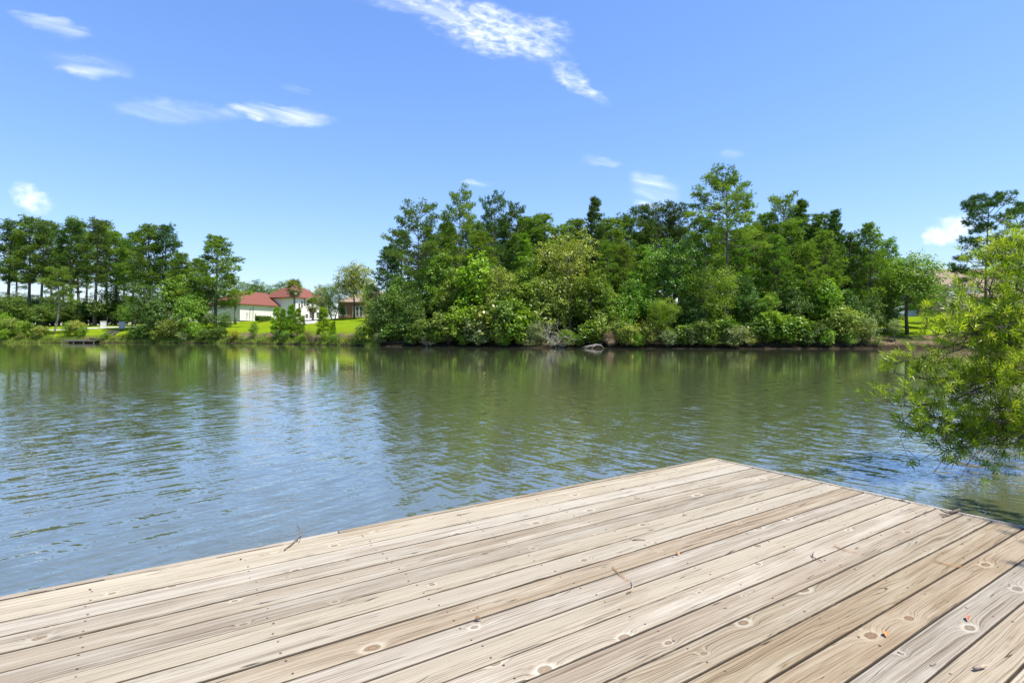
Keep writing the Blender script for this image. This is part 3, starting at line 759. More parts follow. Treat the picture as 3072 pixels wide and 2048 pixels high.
def make_dead(seed, H=2.6):
    r = np.random.default_rng(seed); wood = MB(); C = []
    def grow(p, d, ln, rad, lev):
        n = 4; pts = [p]
        for k in range(n):
            d = unit(d + r.normal(0, .22, 3)); pts.append(pts[-1] + d * ln / n)
        wood.tube(pts, [rad * (1 - .7 * k / n) for k in range(n + 1)], 4, cap=False)
        if lev > 0:
            for k in range(5):
                i = r.integers(1, n + 1); grow(pts[i], unit(d + r.normal(0, .8, 3) + np.array([0, 0, .1])), ln * r.uniform(.4, .7), rad * .5, lev - 1)
        else: C.append(pts[-1])
    for s in range(6):
        a = r.uniform(0, 6.28); grow(np.array([math.cos(a) * .2, math.sin(a) * .2, -.1]), unit(np.array([math.cos(a) * .7, math.sin(a) * .7, 1.0])), H * .55, .035, 2)
    C = np.array(C); C = np.repeat(C, 3, 0) + r.normal(0, .12, (len(C) * 3, 3)); C = C[C[:, 2] > .05]
    v, f, tn = leaves(C, r.normal(size=C.shape) + np.array([0, 0, .6]), r.uniform(.2, .9, len(C)), r, .12, .5)
    return dict(H=H, trunk=wood.mesh('branches', True), crown=mesh_np('sparse_leaves', v, f, tn))


VP = {
    'T': make_pine(101, 19, .60, .215, 'mature', 50, .60, .75, per=10, rise=2, bend=.006),
    'A': make_pine(102, 18, .36, .27, 'mature', 54, .62, .8, per=10, bend=.010),
    'B': make_pine(103, 18, .42, .23, 'mature', 50, .60, .75, per=10, bend=.012),
    'G1': make_pine(104, 22, .40, .13, 'mature', 60, .68, .85, per=9, L=.40, w=.07, dead=9, rise=16, flat=.85),
    'G2': make_pine(105, 22, .38, .14, 'mature', 64, .68, .85, per=9, L=.40, w=.07, dead=8, rise=16, flat=.85),
    'G3': make_pine(106, 22, .44, .135, 'mature', 56, .68, .85, per=9, L=.40, w=.07, bend=.016, dead=9, rise=14, flat=.85),
    'W': make_pine(107, 16, .18, .24, 'cone', 66, .66, .8, L=.38, w=.065, per=9, rise=6, flat=.8),
    'S': make_pine(108, 15, .14, .24, 'spire', 74, .46, .6, w=.065, dead=0),
    'Y1': make_pine(109, 14, .08, .26, 'cone', 66, .55, .75, w=.062, dead=0, flat=.8),
    'Y2': make_pine(110, 14, .14, .24, 'cone', 62, .55, .7, w=.062, bend=.015, dead=0, flat=.8),
    'X': make_pine(111, 17, .30, .26, 'mature', 46, .52, .8, L=.44, w=.06, bend=.012, per=9, rise=8, flat=.75),
    'K': make_pine(112, 5, .04, .20, 'spire', 44, .20, .34, L=.26, w=.042, dead=0, per=8),
    'LEAN': make_pine(113, 12, .42, .20, 'mature', 34, .6, .8, L=.40, w=.07, bend=.03, lean=.10, dead=2),
}
VB = {
    'oak': make_broad(201, 13, .33, .24, 20, 26, 13, .26, shape='round'),
    'tall': make_broad(202, 13, .23, .16, 20, 26, 13, .25, shape='round'),
    'round': make_broad(203, 11, .34, .14, 20, 28, 13, .24, shape='cone'),
    'feather': make_broad(204, 9, .30, .08, 20, 34, 16, .20, aspect=.28, shape='round', droop=.3, stems=2),
    'under': make_broad(205, 8, .40, .03, 22, 26, 14, .22, shape='cone', stems=3),
    'big': make_broad(206, 12, .27, .12, 18, 20, 10, .36, aspect=.8, shape='cone'),
    'lawn': make_broad(207, 10, .38, .30, 28, 30, 14, .23, shape='round'),
    'dome': make_broad(208, 10, .34, .02, 24, 26, 14, .23, shape='round', stems=2),
}
VS = {
    'mound': make_broad(301, 3.0, .55, .0, 16, 20, 12, .16, shape='round', stems=4, trunk_r=.02, cl=.3),
    'loose': make_broad(302, 3.4, .45, .0, 14, 17, 11, .17, shape='cone', stems=4, trunk_r=.02, cl=.32),
    'wisp': make_broad(303, 3.2, .42, .0, 15, 22, 14, .15, aspect=.25, shape='cone', stems=5, droop=.25, trunk_r=.018, cl=.3),
    'leafy': make_broad(304, 3.0, .48, .0, 13, 13, 10, .25, aspect=.7, shape='round', stems=3, trunk_r=.018, cl=.32),
    'weed': make_weed(305), 'weed2': make_weed(306, 2.0, .6, 34, 22, .17, .22, up=.8),
    'dead': make_dead(307),
}


def plant(name, var, px, D, top, mat, bark, label, cat, group=None, width=1.0, rz=None, names=('trunk', 'crown'), base_z=None):
    p = at(px, D); z = gz(p.x, p.y) if base_z is None else base_z
    h = CZ + (YH - top) / F * D - z; s = h / var['H']
    root = empty(name, (p.x, p.y, z), random.uniform(0, 6.28) if rz is None else rz, (s * width, s * width, s))
    tag(root, label, cat, group)
    child(names[0], var['trunk'], bark, root); child(names[1], var['crown'], mat, root)
    return root


# ------------------------------------------------------------------ left grove
row = [(21, 652, 118, 'G1'), (52, 700, 128, 'G3'), (84, 645, 117, 'G2'), (121, 650, 116, 'G1'), (158, 664, 121, 'G3'), (192, 735, 130, 'G2'), (221, 655, 116, 'G3'),
       (236, 649, 124, 'G1'), (258, 690, 131, 'G2'), (283, 648, 112, 'G1'), (318, 662, 119, 'G3'), (346, 690, 117, 'G2'), (368, 726, 127, 'G1'),
       (402, 690, 113, 'G2'), (452, 672, 98, 'W'), (500, 668, 99, 'G2'), (548, 758, 96, 'W')]
for k, (px, top, D, v) in enumerate(row):
    plant('pine_tree', VP[v], px, D, top, PINE if k % 3 else PINE_DARK, BARK_PINE, 'tall bare-trunked pine in the left grove, %s from the left edge' % ORD[k], 'pine tree', 'pines of the left grove', width=random.uniform(1.15, 1.4))
plant('pine_tree', VP['W'], 645, 95, 703, PINE, BARK_PINE, 'broad bright pine standing just left of the red-roofed house', 'pine tree', width=1.5)
plant('pine_tree', VP['LEAN'], 158, 92.5, 797, PINE, BARK_GREY, 'small leaning pine with bent grey trunk on the left lawn edge', 'pine tree', rz=0.2, width=1.1)
under = [(-30, 868, 124), (15, 872, 128), (48, 878, 124), (80, 868, 130), (115, 880, 124), (150, 884, 128), (228, 890, 124), (265, 893, 130), (345, 886, 126), (380, 882, 122), (305, 897, 124), (-10, 905, 116), (32, 872, 112), (62, 905, 122), (100, 888, 118), (135, 900, 112), (176, 872, 116), (205, 905, 111), (250, 890, 118), (290, 905, 122), (325, 850, 114), (360, 915, 112), (400, 890, 108)]
plant('pine_tree', VP['W'], 596, 99, 775, PINE, BARK_PINE, 'shorter pine filling the gap left of the broad bright pine', 'pine tree', width=1.5)
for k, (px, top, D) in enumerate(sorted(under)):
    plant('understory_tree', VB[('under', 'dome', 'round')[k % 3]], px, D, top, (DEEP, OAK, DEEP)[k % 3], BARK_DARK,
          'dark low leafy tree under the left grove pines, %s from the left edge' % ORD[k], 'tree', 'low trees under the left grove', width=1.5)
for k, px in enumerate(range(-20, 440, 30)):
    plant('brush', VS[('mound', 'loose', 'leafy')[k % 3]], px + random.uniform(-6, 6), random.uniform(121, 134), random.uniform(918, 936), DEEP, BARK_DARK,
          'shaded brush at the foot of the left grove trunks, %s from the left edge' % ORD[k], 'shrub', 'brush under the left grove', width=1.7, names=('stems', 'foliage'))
for k, (px, top, b, v, m, lab) in enumerate([
        (440, 850, 3, 'round', DEEP, 'dense dark tree on the shore right of the wooden steps'),
        (480, 880, 2.5, 'under', DEEP, 'dark bushy tree at the waterline left of the broad bright pine'),
        (525, 790, 7, 'tall', OAK, 'mid-green tree behind the dark clump left of the broad bright pine'),
        (575, 868, 3, 'under', OAK, 'leafy waterline tree under the left side of the broad bright pine'),
        (672, 930, 3.5, 'under', DEEP, 'dark leafy waterline tree at the foot of the broad bright pine'),
        (615, 905, 5, 'dome', DEEP, 'shaded low tree directly behind the broad bright pine')]):
    plant('shore_tree', VB[v], px, shoreD(px) + b, top, m, BARK_DARK, lab, 'tree', width=1.15)

# trees far behind the red-roofed house
bgt = sorted([(560, 832, 160, 'dome', OAK), (600, 842, 165, 'round', OAK), (690, 850, 170, 'dome', OAK), (735, 828, 170, 'dome', DEEP), (765, 826, 160, 'tall', DEEP), (790, 850, 175, 'round', OAK),
              (815, 842, 160, 'tall', DEEP), (852, 824, 168, 'dome', DEEP), (880, 834, 170, 'round', DEEP), (930, 856, 180, 'tall', OAK), (968, 866, 175, 'dome', DEEP), (1125, 850, 160, 'dome', OAK)])
for k, (px, top, D, v, m) in enumerate(bgt):
    plant('background_tree', VB[v], px, D, top, m, BARK_DARK, 'distant tree on the skyline behind the red-roofed house, %s from the left' % ORD[k], 'tree', 'trees behind the red-roofed house', width=1.2)

# ------------------------------------------------------------------ central wood
cp = [(1258, 602, 6, 'A', PINE, 1.0, 'tall spreading pine at the left end of the central wood'),
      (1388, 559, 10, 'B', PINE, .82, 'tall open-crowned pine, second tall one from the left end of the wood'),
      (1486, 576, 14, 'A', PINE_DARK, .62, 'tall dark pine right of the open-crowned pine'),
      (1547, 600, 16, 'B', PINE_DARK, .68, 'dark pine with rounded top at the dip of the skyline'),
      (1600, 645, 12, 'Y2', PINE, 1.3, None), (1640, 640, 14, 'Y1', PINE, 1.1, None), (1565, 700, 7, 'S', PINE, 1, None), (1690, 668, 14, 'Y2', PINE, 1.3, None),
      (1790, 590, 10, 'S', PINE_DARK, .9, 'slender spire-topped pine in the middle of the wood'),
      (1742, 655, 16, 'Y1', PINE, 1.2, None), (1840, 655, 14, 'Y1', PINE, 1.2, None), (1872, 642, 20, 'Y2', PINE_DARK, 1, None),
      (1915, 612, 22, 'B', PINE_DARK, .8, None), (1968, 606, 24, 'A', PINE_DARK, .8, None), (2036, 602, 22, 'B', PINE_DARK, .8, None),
      (2112, 640, 9, 'G3', PINE, 1.1, 'thin pine close behind the tallest pine on its left'),
      (2182, 502, 5, 'T', PINE, 1.05, 'tallest pine of the scene with long bare trunk and round open crown'),
      (2351, 578, 14, 'A', PINE, .85, 'light-crowned pine right of the tallest pine'), (2411, 597, 12, 'S', PINE_DARK, 1.0, 'dark spire pine near the right end of the wood'),
      (2300, 640, 16, 'Y1', PINE, 1, None), (2252, 665, 12, 'Y2', PINE, 1, None), (2216, 684, 9, 'Y1', PINE, 1, None), (2380, 652, 9, 'Y2', PINE, 1, None), (2450, 640, 12, 'Y1', PINE_DARK, 1, None),
      (2512, 628, 9, 'S', PINE_DARK, .95, 'twin-topped dark pine right of the spire pine'), (2482, 690, 7, 'Y1', PINE, 1, None), (2556, 692, 10, 'Y2', PINE_DARK, 1, None),
      (2612, 666, 6, 'W', PINE, 1.0, 'bushy bright-tipped pine at the right end of the wood'), (2662, 712, 9, 'Y2', PINE, 1, None), (2322, 705, 6, 'Y1', PINE, 1, None), (2422, 722, 5, 'Y2', PINE, 1, None),
      (1432, 690, 7, 'Y1', PINE, 1, None), (1332, 690, 14, 'Y1', PINE, 1, None), (1815, 722, 6, 'Y2', PINE, 1, None), (1880, 732, 6, 'Y1', PINE, 1, None), (1925, 735, 9, 'S', PINE, 1.1, None),
      (2150, 700, 13, 'Y2', PINE, 1, None), (1655, 720, 9, 'Y1', PINE, 1, None)]
anon = sorted([c for c in cp if c[6] is None]); order = {c[0]: k for k, c in enumerate(anon)}
for (px, top, b, v, m, wd, lab) in cp:
    g = None
    if lab is None: lab = 'young pine crowded in the central wood, %s of its kind from the left' % ORD[order[px]]; g = 'young pines of the central wood'
    plant('pine_tree', VP[v], px, shoreD(px) + b, top, m, BARK_PINE, lab, 'pine tree', g, width=wd * (random.uniform(.9, 1.02) if g is None else random.uniform(1.1, 1.3)))
SKYL = [(1120, 790), (1150, 730), (1200, 660), (1255, 640), (1310, 660), (1388, 640), (1440, 630), (1540, 640), (1620, 670), (1700, 690), (1760, 670), (1900, 650), (2040, 640), (2110, 670), (2182, 660), (2290, 640), (2420, 650), (2512, 680), (2614, 710), (2680, 740), (2720, 800)]
back = list(range(1165, 2690, 58))
for k, px in enumerate(back):
    px = px + random.uniform(-12, 12); top = np.interp(px, [p for p, _ in SKYL], [q for _, q in SKYL]) + random.uniform(12, 45)
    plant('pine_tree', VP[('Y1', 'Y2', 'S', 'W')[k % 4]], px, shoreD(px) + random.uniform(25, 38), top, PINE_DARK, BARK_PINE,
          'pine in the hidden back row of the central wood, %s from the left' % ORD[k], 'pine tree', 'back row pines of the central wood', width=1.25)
cb = [(1150, 868, 1.8, 'under', DEEP, .9, 'dark low tree at the left corner of the central wood'), (1196, 800, 4.0, 'dome', OAK, .85, 'dark leafy tree left of the tall spreading pine'),
      (1232, 850, 2.2, 'under', DEEP, .9, 'dark bushy tree in front of the tall spreading pine trunk'), (1302, 735, 7, 'tall', OAK, 1.15, 'tall leafy tree right of the tall spreading pine'),
      (1432, 712, 4, 'big', LIME, 1.0, 'bright large-leaved tree under the open-crowned pine'), (1366, 800, 5, 'round', OAK, 1.1, 'leafy tree left of the bright large-leaved tree'),
      (1515, 775, 4, 'tall', OLIVE, 1.2, 'olive-green tree right of the bright large-leaved tree'), (1590, 762, 5, 'round', OAK, 1.1, 'leafy tree left of the olive round-topped tree'),
      (1650, 790, 4, 'under', OLIVE, 1.0, 'low olive tree at the left foot of the olive round-topped tree'), (1712, 668, 6, 'oak', OLIVE, .95, 'olive round-topped tree with pale leaves on the skyline'),
      (1772, 790, 4, 'tall', OAK, 1.2, 'narrow leafy tree right of the olive round-topped tree'), (1832, 838, 3, 'tall', OAK, 1.2, 'short narrow tree below the spire-topped pine'),
      (1900, 805, 4, 'round', OAK, 1.1, 'leafy tree left of the branching oak'), (2022, 682, 5, 'oak', OAK, .95, 'branching oak left of the tallest pine'),
      (2122, 757, 3, 'feather', LIME, 1.05, 'yellow-green feathery tree left of the tallest trunk'), (2066, 862, 3, 'round', DEEP, 1.1, 'dark leafy tree below the branching oak'),
      (1988, 868, 1.6, 'feather', LIME, 1.05, 'bright feathery willow-like tree at the waterline'), (2240, 822, 4, 'round', DEEP, 1.15, 'dark leafy tree right of the tallest trunk'),
      (2302, 862, 3, 'tall', OAK, 1.3, 'short leafy tree in the shade right of the tallest pine'), (2372, 832, 4, 'round', DEEP, 1.1, 'dark round tree below the dark spire pine'),
      (2440, 808, 5, 'tall', OAK, 1.2, 'narrow tree beside the lime-green tree'), (2486, 806, 3, 'big', LIME, .9, 'lime-green tree near the right end of the wood'),
      (2545, 862, 3.5, 'round', DEEP, 1.1, 'dark tree right of the lime-green tree'), (2604, 872, 3.5, 'under', DEEP, 1.0, 'low dark tree below the bushy bright-tipped pine')]
for (px, top, b, v, m, wd, lab) in cb:
    plant('broadleaf_tree', VB[v], px, shoreD(px) + b, top, m, BARK_GREY if m is OLIVE else BARK_DARK, lab, 'tree', width=wd)
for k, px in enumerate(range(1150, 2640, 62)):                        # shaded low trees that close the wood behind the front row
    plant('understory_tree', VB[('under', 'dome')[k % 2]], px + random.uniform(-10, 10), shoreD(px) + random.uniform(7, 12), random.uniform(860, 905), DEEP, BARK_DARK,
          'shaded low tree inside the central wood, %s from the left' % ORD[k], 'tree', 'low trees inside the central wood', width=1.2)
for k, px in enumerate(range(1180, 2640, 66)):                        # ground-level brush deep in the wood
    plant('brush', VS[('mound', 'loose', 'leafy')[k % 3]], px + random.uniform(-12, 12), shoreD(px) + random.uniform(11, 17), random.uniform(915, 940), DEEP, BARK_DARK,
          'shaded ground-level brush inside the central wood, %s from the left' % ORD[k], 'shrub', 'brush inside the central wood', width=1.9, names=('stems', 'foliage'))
# right end of the far bank
plant('lawn_tree', VB['lawn'], 2722, shoreD(2722) + 5.5, 757, OAK, BARK_DARK, 'round leafy tree with dark trunk on the right lawn edge', 'tree', width=1.15)
plant('lawn_tree', VB['round'], 2775, shoreD(2775) + 12, 800, OAK, BARK_DARK, 'lighter leafy tree behind the round tree by the tan-roofed house', 'tree')
plant('sapling', VB['tall'], 2684, shoreD(2684) + 2.0, 948, PALE, BARK_GREY, 'small pale-leaved sapling on the shaded bank', 'sapling', width=1.4)
plant('lawn_tree', VB['under'], 2660, shoreD(2660) + 6, 880, DEEP, BARK_DARK, 'dark leafy tree left of the shaded bank', 'tree')
plant('pine_tree', VP['X'], 2958, 72, 580, PINE_DARK, BARK_PINE, 'sparse long-needled pine in front of the tan-roofed house', 'pine tree', width=1.0, rz=1.0)
plant('pine_tree', VP['X'], 3088, 74, 596, PINE_DARK, BARK_PINE, 'pine cut off by the right edge of the picture', 'pine tree', width=.9, rz=4.0)

# bank tree just outside the picture, whose shade falls on the dock corner
bt = empty('bank_tree', (7.2, 1.55, gz(7.2, 1.55)), 1.2, .60); tag(bt, 'leafy bank tree beyond the right edge shading the dock corner', 'tree')
child('trunk', VB['oak']['trunk'], BARK_DARK, bt); child('crown', VB['oak']['crown'], OAK, bt)

# ------------------------------------------------------------------ red-roofed house lot
lot = [('lawn_tree', VB['lawn'], 1062, 106, 786, OLIVE, BARK_DARK, 'round-crowned shade tree on the lawn right of the red-roofed house', 'tree', 1.0),
       ('lawn_tree', VB['feather'], 1000, 108, 832, OAK, BARK_GREY, 'many-stemmed tree between the palms and the round shade tree', 'tree', 1.1),
       ('lawn_tree', VB['tall'], 962, 114, 842, PALE, BARK_GREY, 'pale leafy tree at the right gable of the red-roofed house', 'tree', 1.3),
       ('lawn_tree', VB['dome'], 1112, 98, 838, OAK, BARK_DARK, 'leafy tree between the round shade tree and the central wood', 'tree', .8),
       ('lawn_tree', VB['under'], 1028, 109, 905, OLIVE, BARK_DARK, 'low leafy tree at the left corner of the brick house', 'tree', .7),
       ('shrub_tree', VB['under'], 1118, 78, 885, OLIVE, BARK_DARK, 'yellowish shrubby tree at the right edge of the house lawn', 'tree', 1.0)]
for nm, v, px, D, top, m, bk, lab, cat, wd in lot: plant(nm, v, px, D, top, m, bk, lab, cat, width=wd)
sap = [(828, 918, 90.5, 1.0), (850, 925, 91.5, 1.0), (872, 912, 90.0, 1.1), (893, 922, 91, 1.1), (908, 945, 90, .9), (972, 920, 88.5, 1.5), (1000, 962, 87, 1.1)]
for k, (px, top, D, wd) in enumerate(sap):
    plant('sapling', VP['K'], px, min(D, shoreD(px) + 2.6), top, PINE_BRIGHT, BARK_DARK, 'bright green young pine on the shore below the red-roofed house, %s from the left' % ORD[k], 'sapling', 'bright saplings below the house', width=wd)

# shoreline shrubs: (px, top row, steps back from the water, kind, leaf material, width)
sh = {'left lawn': [(8, 935, 2.2, 'loose', LIME, 1.1), (40, 950, 2.0, 'mound', OLIVE, 1.1), (70, 958, 1.5, 'loose', LIME, 1.0), (100, 962, 2.2, 'leafy', OAK, 1.1), (122, 975, 1.2, 'mound', OLIVE, 1.2), (20, 985, .8, 'mound', LIME, 1.2),
                    (62, 990, .7, 'wisp', OLIVE, 1.3), (150, 998, .7, 'weed2', LIME, 1.3), (182, 1000, .6, 'weed2', LIME, 1.4), (205, 962, 2.0, 'loose', OAK, 1.1), (232, 958, 2.2, 'mound', OLIVE, 1.0), (250, 975, 1.4, 'loose', LIME, 1.0),
                    (318, 994, .7, 'loose', LIME, 1.2), (338, 1002, .6, 'wisp', OLIVE, 1.1), (378, 990, 1.0, 'weed', YELLOW, 1.1), (395, 985, 1.2, 'loose', LIME, 1.0), (268, 1000, .5, 'weed2', DRY, 1.3)],
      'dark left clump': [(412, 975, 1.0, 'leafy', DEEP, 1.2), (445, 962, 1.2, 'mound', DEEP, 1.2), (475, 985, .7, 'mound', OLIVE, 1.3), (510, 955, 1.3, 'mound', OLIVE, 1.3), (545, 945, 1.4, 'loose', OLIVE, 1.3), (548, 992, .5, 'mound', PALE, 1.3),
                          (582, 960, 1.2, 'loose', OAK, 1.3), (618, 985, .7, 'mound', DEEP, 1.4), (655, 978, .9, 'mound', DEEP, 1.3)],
      'house lawn': [(705, 988, .8, 'mound', YELLOW, 1.2), (728, 996, .9, 'wisp', PALE, 1.2), (748, 985, 1.2, 'weed', OLIVE, 1.2), (762, 962, 2.0, 'loose', OAK, .7), (785, 1000, .7, 'wisp', OLIVE, 1.3), (808, 996, .9, 'weed2', YELLOW, 1.1), (832, 985, 1.2, 'loose', DEEP, 1.1),
                     (858, 990, .8, 'mound', OAK, 1.2), (882, 998, .7, 'weed', LIME, 1.3), (905, 1000, .7, 'leafy', LIME, 1.2), (930, 968, 1.8, 'weed', OLIVE, 1.0), (948, 1003, .6, 'weed2', DRY, 1.4), (975, 990, 1.0, 'loose', LIME, 1.1), (998, 1000, .7, 'mound', LIME, 1.1),
                     (1022, 985, 1.1, 'weed', OAK, 1.2), (1040, 998, .7, 'weed2', YELLOW, 1.2), (1058, 980, 1.3, 'weed', DRY, 1.2), (1075, 992, .9, 'loose', OLIVE, 1.1)],
      'central wood': [(1100, 960, 1.1, 'mound', OAK, 1.2), (1128, 935, 1.8, 'loose', OLIVE, 1.2), (1142, 990, .6, 'mound', PALE, 1.2), (1175, 962, 1.1, 'leafy', DEEP, 1.3), (1212, 945, 1.3, 'loose', DEEP, 1.3), (1240, 990, .5, 'mound', DEEP, 1.3), (1275, 955, 1.1, 'mound', DEEP, 1.4),
                       (1305, 975, .8, 'loose', OAK, 1.2), (1348, 925, 1.4, 'leafy', OLIVE, 1.2), (1395, 912, 1.7, 'mound', LIME, 1.1), (1432, 940, 1.3, 'leafy', PALE, 1.1), (1392, 998, .5, 'leafy', LIME, 1.0), (1438, 990, .5, 'leafy', PALE, 1.1), (1480, 885, 2.2, 'leafy', OLIVE, 1.0),
                       (1525, 872, 2.4, 'mound', OAK, 1.0), (1568, 905, 1.9, 'leafy', LIME, 1.0), (1500, 975, .8, 'loose', OLIVE, 1.3), (1520, 1008, .4, 'mound', LIME, 1.1), (1552, 960, .9, 'leafy', OAK, 1.2), (1605, 950, 1.1, 'wisp', PALE, 1.1), (1590, 1005, .4, 'weed2', PALE, 1.2),
                       (1700, 985, .7, 'mound', OAK, 1.1), (1735, 1002, .5, 'mound', LIME, 1.0), (1770, 950, 1.2, 'leafy', OAK, 1.1), (1805, 930, 1.5, 'loose', OLIVE, 1.0), (1845, 918, 1.8, 'wisp', OLIVE, 1.1), (1860, 895, 2.4, 'loose', LIME, .9), (1830, 985, .6, 'wisp', DRY, 1.1),
                       (1885, 965, 1.0, 'mound', OLIVE, 1.2), (1910, 995, .5, 'mound', LIME, 1.1), (1948, 950, 1.2, 'loose', OLIVE, 1.2), (2005, 985, .6, 'mound', PALE, 1.2), (2045, 965, 1.0, 'leafy', OAK, 1.1), (2072, 975, .9, 'leafy', PALE, 1.0), (2105, 950, 1.2, 'mound', DEEP, 1.2),
                       (2140, 985, .6, 'loose', OAK, 1.1), (2172, 945, 1.4, 'leafy', OAK, 1.1), (2205, 972, .6, 'mound', PALE, 1.2), (2250, 975, .8, 'wisp', OLIVE, 1.2), (2282, 940, 1.4, 'leafy', DEEP, 1.2), (2325, 920, 1.7, 'leafy', LIME, 1.0), (2352, 955, 1.0, 'leafy', OAK, 1.2),
                       (2395, 935, 1.4, 'leafy', OAK, 1.2), (2425, 990, .5, 'mound', DEEP, 1.2), (2455, 960, .9, 'loose', DEEP, 1.3), (2478, 985, .5, 'leafy', OAK, 1.1), (2528, 912, 1.6, 'mound', OLIVE, 1.0), (2562, 930, 1.2, 'wisp', OLIVE, 1.3), (2600, 940, 1.2, 'loose', PALE, 1.1),
                       (2622, 985, .6, 'weed', OAK, 1.3), (2548, 985, .5, 'wisp', OAK, 1.3)]}
WORD = {'loose': 'loose leafy shrub', 'mound': 'rounded shrub', 'wisp': 'fine-leaved shrub', 'leafy': 'large-leaved shrub', 'weed': 'tall weedy shrub', 'weed2': 'low weedy tussock'}
MW = {LIME.name: 'bright green', OLIVE.name: 'olive', OAK.name: 'mid-green', DEEP.name: 'dark green', PALE.name: 'pale', YELLOW.name: 'yellow-green', DRY.name: 'dry tan'}
ZONE = [(1330, 'tall spreading pine'), (1600, 'open-crowned pine'), (1890, 'spire-topped pine'), (2290, 'tallest pine'), (9999, 'rightmost pines')]
zones = {}
for where, items in sh.items():
    for it in items:
        w_ = where if where != 'central wood' else next(n for lim, n in ZONE if it[0] < lim)
        zones.setdefault(w_, []).append(it)
for where, items in zones.items():
    for k, (px, top, b, v, m, wd) in enumerate(sorted(items, key=lambda q: q[0])):
        plant('shrub', VS[v], px, shoreD(px) + b, top, m, BARK_GREY if v in ('wisp', 'dead') else BARK_DARK,
              '%s %s at water below the %s, %s from left' % (MW[m.name], WORD[v], where, ORD[k]), 'shrub', 'waterline shrubs below the ' + where, width=wd, names=('stems', 'foliage'))
plant('dead_shrub', VS['dead'], 1655, shoreD(1655) + 1.0, 948, PALE, DEADWOOD, 'bleached half-dead shrub on the waterline of the central wood', 'shrub', width=1.3, names=('branches', 'foliage'))
plant('dead_shrub', VS['dead'], 1690, shoreD(1690) + .3, 1002, PALE, DEADWOOD, 'small grey dead bush hanging at the waterline', 'shrub', width=1.2, names=('branches', 'foliage'))
plant('dead_shrub', VS['dead'], 1283, shoreD(1283) + .3, 1000, OLIVE, DEADWOOD, 'grey twiggy bush at the waterline below the tall spreading pine', 'shrub', width=1.4, names=('branches', 'foliage'))
# driftwood at the waterline
dp = at(1775, shoreD(1775) - .6); dw = empty('driftwood', (dp.x, dp.y, 0)); tag(dw, 'bleached driftwood log with roots at the waterline', 'driftwood')
MB().tube([(-.7, .3, .02), (-.2, .1, .22), (.5, 0, .34), (1.0, -.1, .30)], [.05, .10, .12, .07], 7).build('log', BARK_GREY, dw, smooth=True)
for a, b in (((.2, .1, .25), (-.8, -.5, 0)), ((.4, 0, .3), (-.1, -.6, .0)), ((.8, 0, .3), (1.2, -.5, .0)), ((0, .1, .2), (-1.0, -.2, .12))):
    MB().tube([a, ((a[0] + b[0]) / 2, (a[1] + b[1]) / 2, (a[2] + b[2]) / 2 + .07), b], [.05, .04, .015], 5).build('root', BARK_GREY, dw, smooth=True)

# shore grass (uncountable)
r = np.random.default_rng(77); nb = 26000
nb = 20000; pxs = r.uniform(-40, 1140, nb); dd = np.abs(r.normal(0, .9, nb)) - .15; DD = shoreD(pxs) + dd
X = (pxs - CX) / F * DD; Z = terrain(X, DD); hgt = r.uniform(.12, .6, nb) * np.where(pxs < 1130, 1.0, .55); az = r.uniform(0, 6.28, nb)
sd = np.stack([np.cos(az), np.sin(az), 0 * az], 1) * .035; bse = np.stack([X, DD, Z - .03], 1)
tip = bse + np.stack([r.normal(0, .12, nb), r.normal(0, .12, nb), hgt], 1)
tag(child('shore_grass', mesh_np('shore_grass', np.stack([bse - sd, bse + sd, tip], 1).reshape(-1, 3), np.arange(nb * 3).reshape(-1, 3), r.uniform(0, 1, nb)), REED), 'grass blades fringing the far waterline', kind='stuff')

# ------------------------------------------------------------------ palms
def frond_mesh(seed):
    r = np.random.default_rng(seed); v, f, tn = [], [], []
    def tri(a, b, c, t):
        i = len(v); v.extend([a, b, c]); f.append((i, i + 1, i + 2)); tn.append(t)
    L = .75; o = np.array([L, 0, -.05])
    tri(np.array([0, -.02, 0]), np.array([0, .02, 0]), o, .6)
    for k in range(19):
        a = math.radians(-105 + 210 * k / 18); ln = .78 * (1 - .28 * abs(a) / 1.8) * r.uniform(.85, 1.1)
        d = np.array([math.cos(a), math.sin(a), -.22 + r.uniform(-.15, .1)]); s = np.array([-math.sin(a), math.cos(a), 0]) * .045
        m = o + d * ln * .55; e = o + d * ln + np.array([0, 0, -.22 * ln]); t = r.uniform(.25, .9)
        tri(o, m - s, m + s, t); tri(m - s, e, m + s, t)
    return mesh_np('frond', np.array(v), np.array(f), np.array(tn))


FR = [frond_mesh(s) for s in range(3)]
DEADFR = leaf_mat('dead_palm_fronds', (.10, .08, .04), (.17, .14, .08), (.26, .21, .13), trans=.2)


def palm(px, D, cy, base_y, rad_px, label, n=44):
    p = at(px, D); z0 = CZ + (YH - base_y) / F * D; z0 = min(z0, gz(p.x, p.y)); zc = CZ + (YH - cy) / F * D; s = rad_px / F * D / 1.45
    root = empty('palm_tree', (p.x, p.y, z0)); tag(root, label, 'palm tree'); h = zc - z0; mb = MB()
    mb.tube([(0, 0, -.3), (.03, 0, h * .3), (.02, 0, h * .7), (0, 0, h)], [.24, .2, .19, .17], 9)
    mb.build('trunk', BARK_GREY, root, smooth=True)
    for k in range(n):
        u = k / n; el = math.radians(82 - 145 * u); az = k * 2.399
        child('frond', FR[k % 3], PALM if u < .8 else DEADFR, root, (0, 0, h + .12 * (1 - u)), (0, -el, az), (s * (1 - .18 * u),) * 3)
    return root


palm(883, 103, 868, 955, 34, 'tall cabbage palm in front of the red-roofed house')
palm(938, 107, 918, 954, 29, 'short cabbage palm by the ground floor windows of the house', 40)
palm(706, 104, 890, 958, 26, 'cabbage palm half hidden behind the broad bright pine', 36)

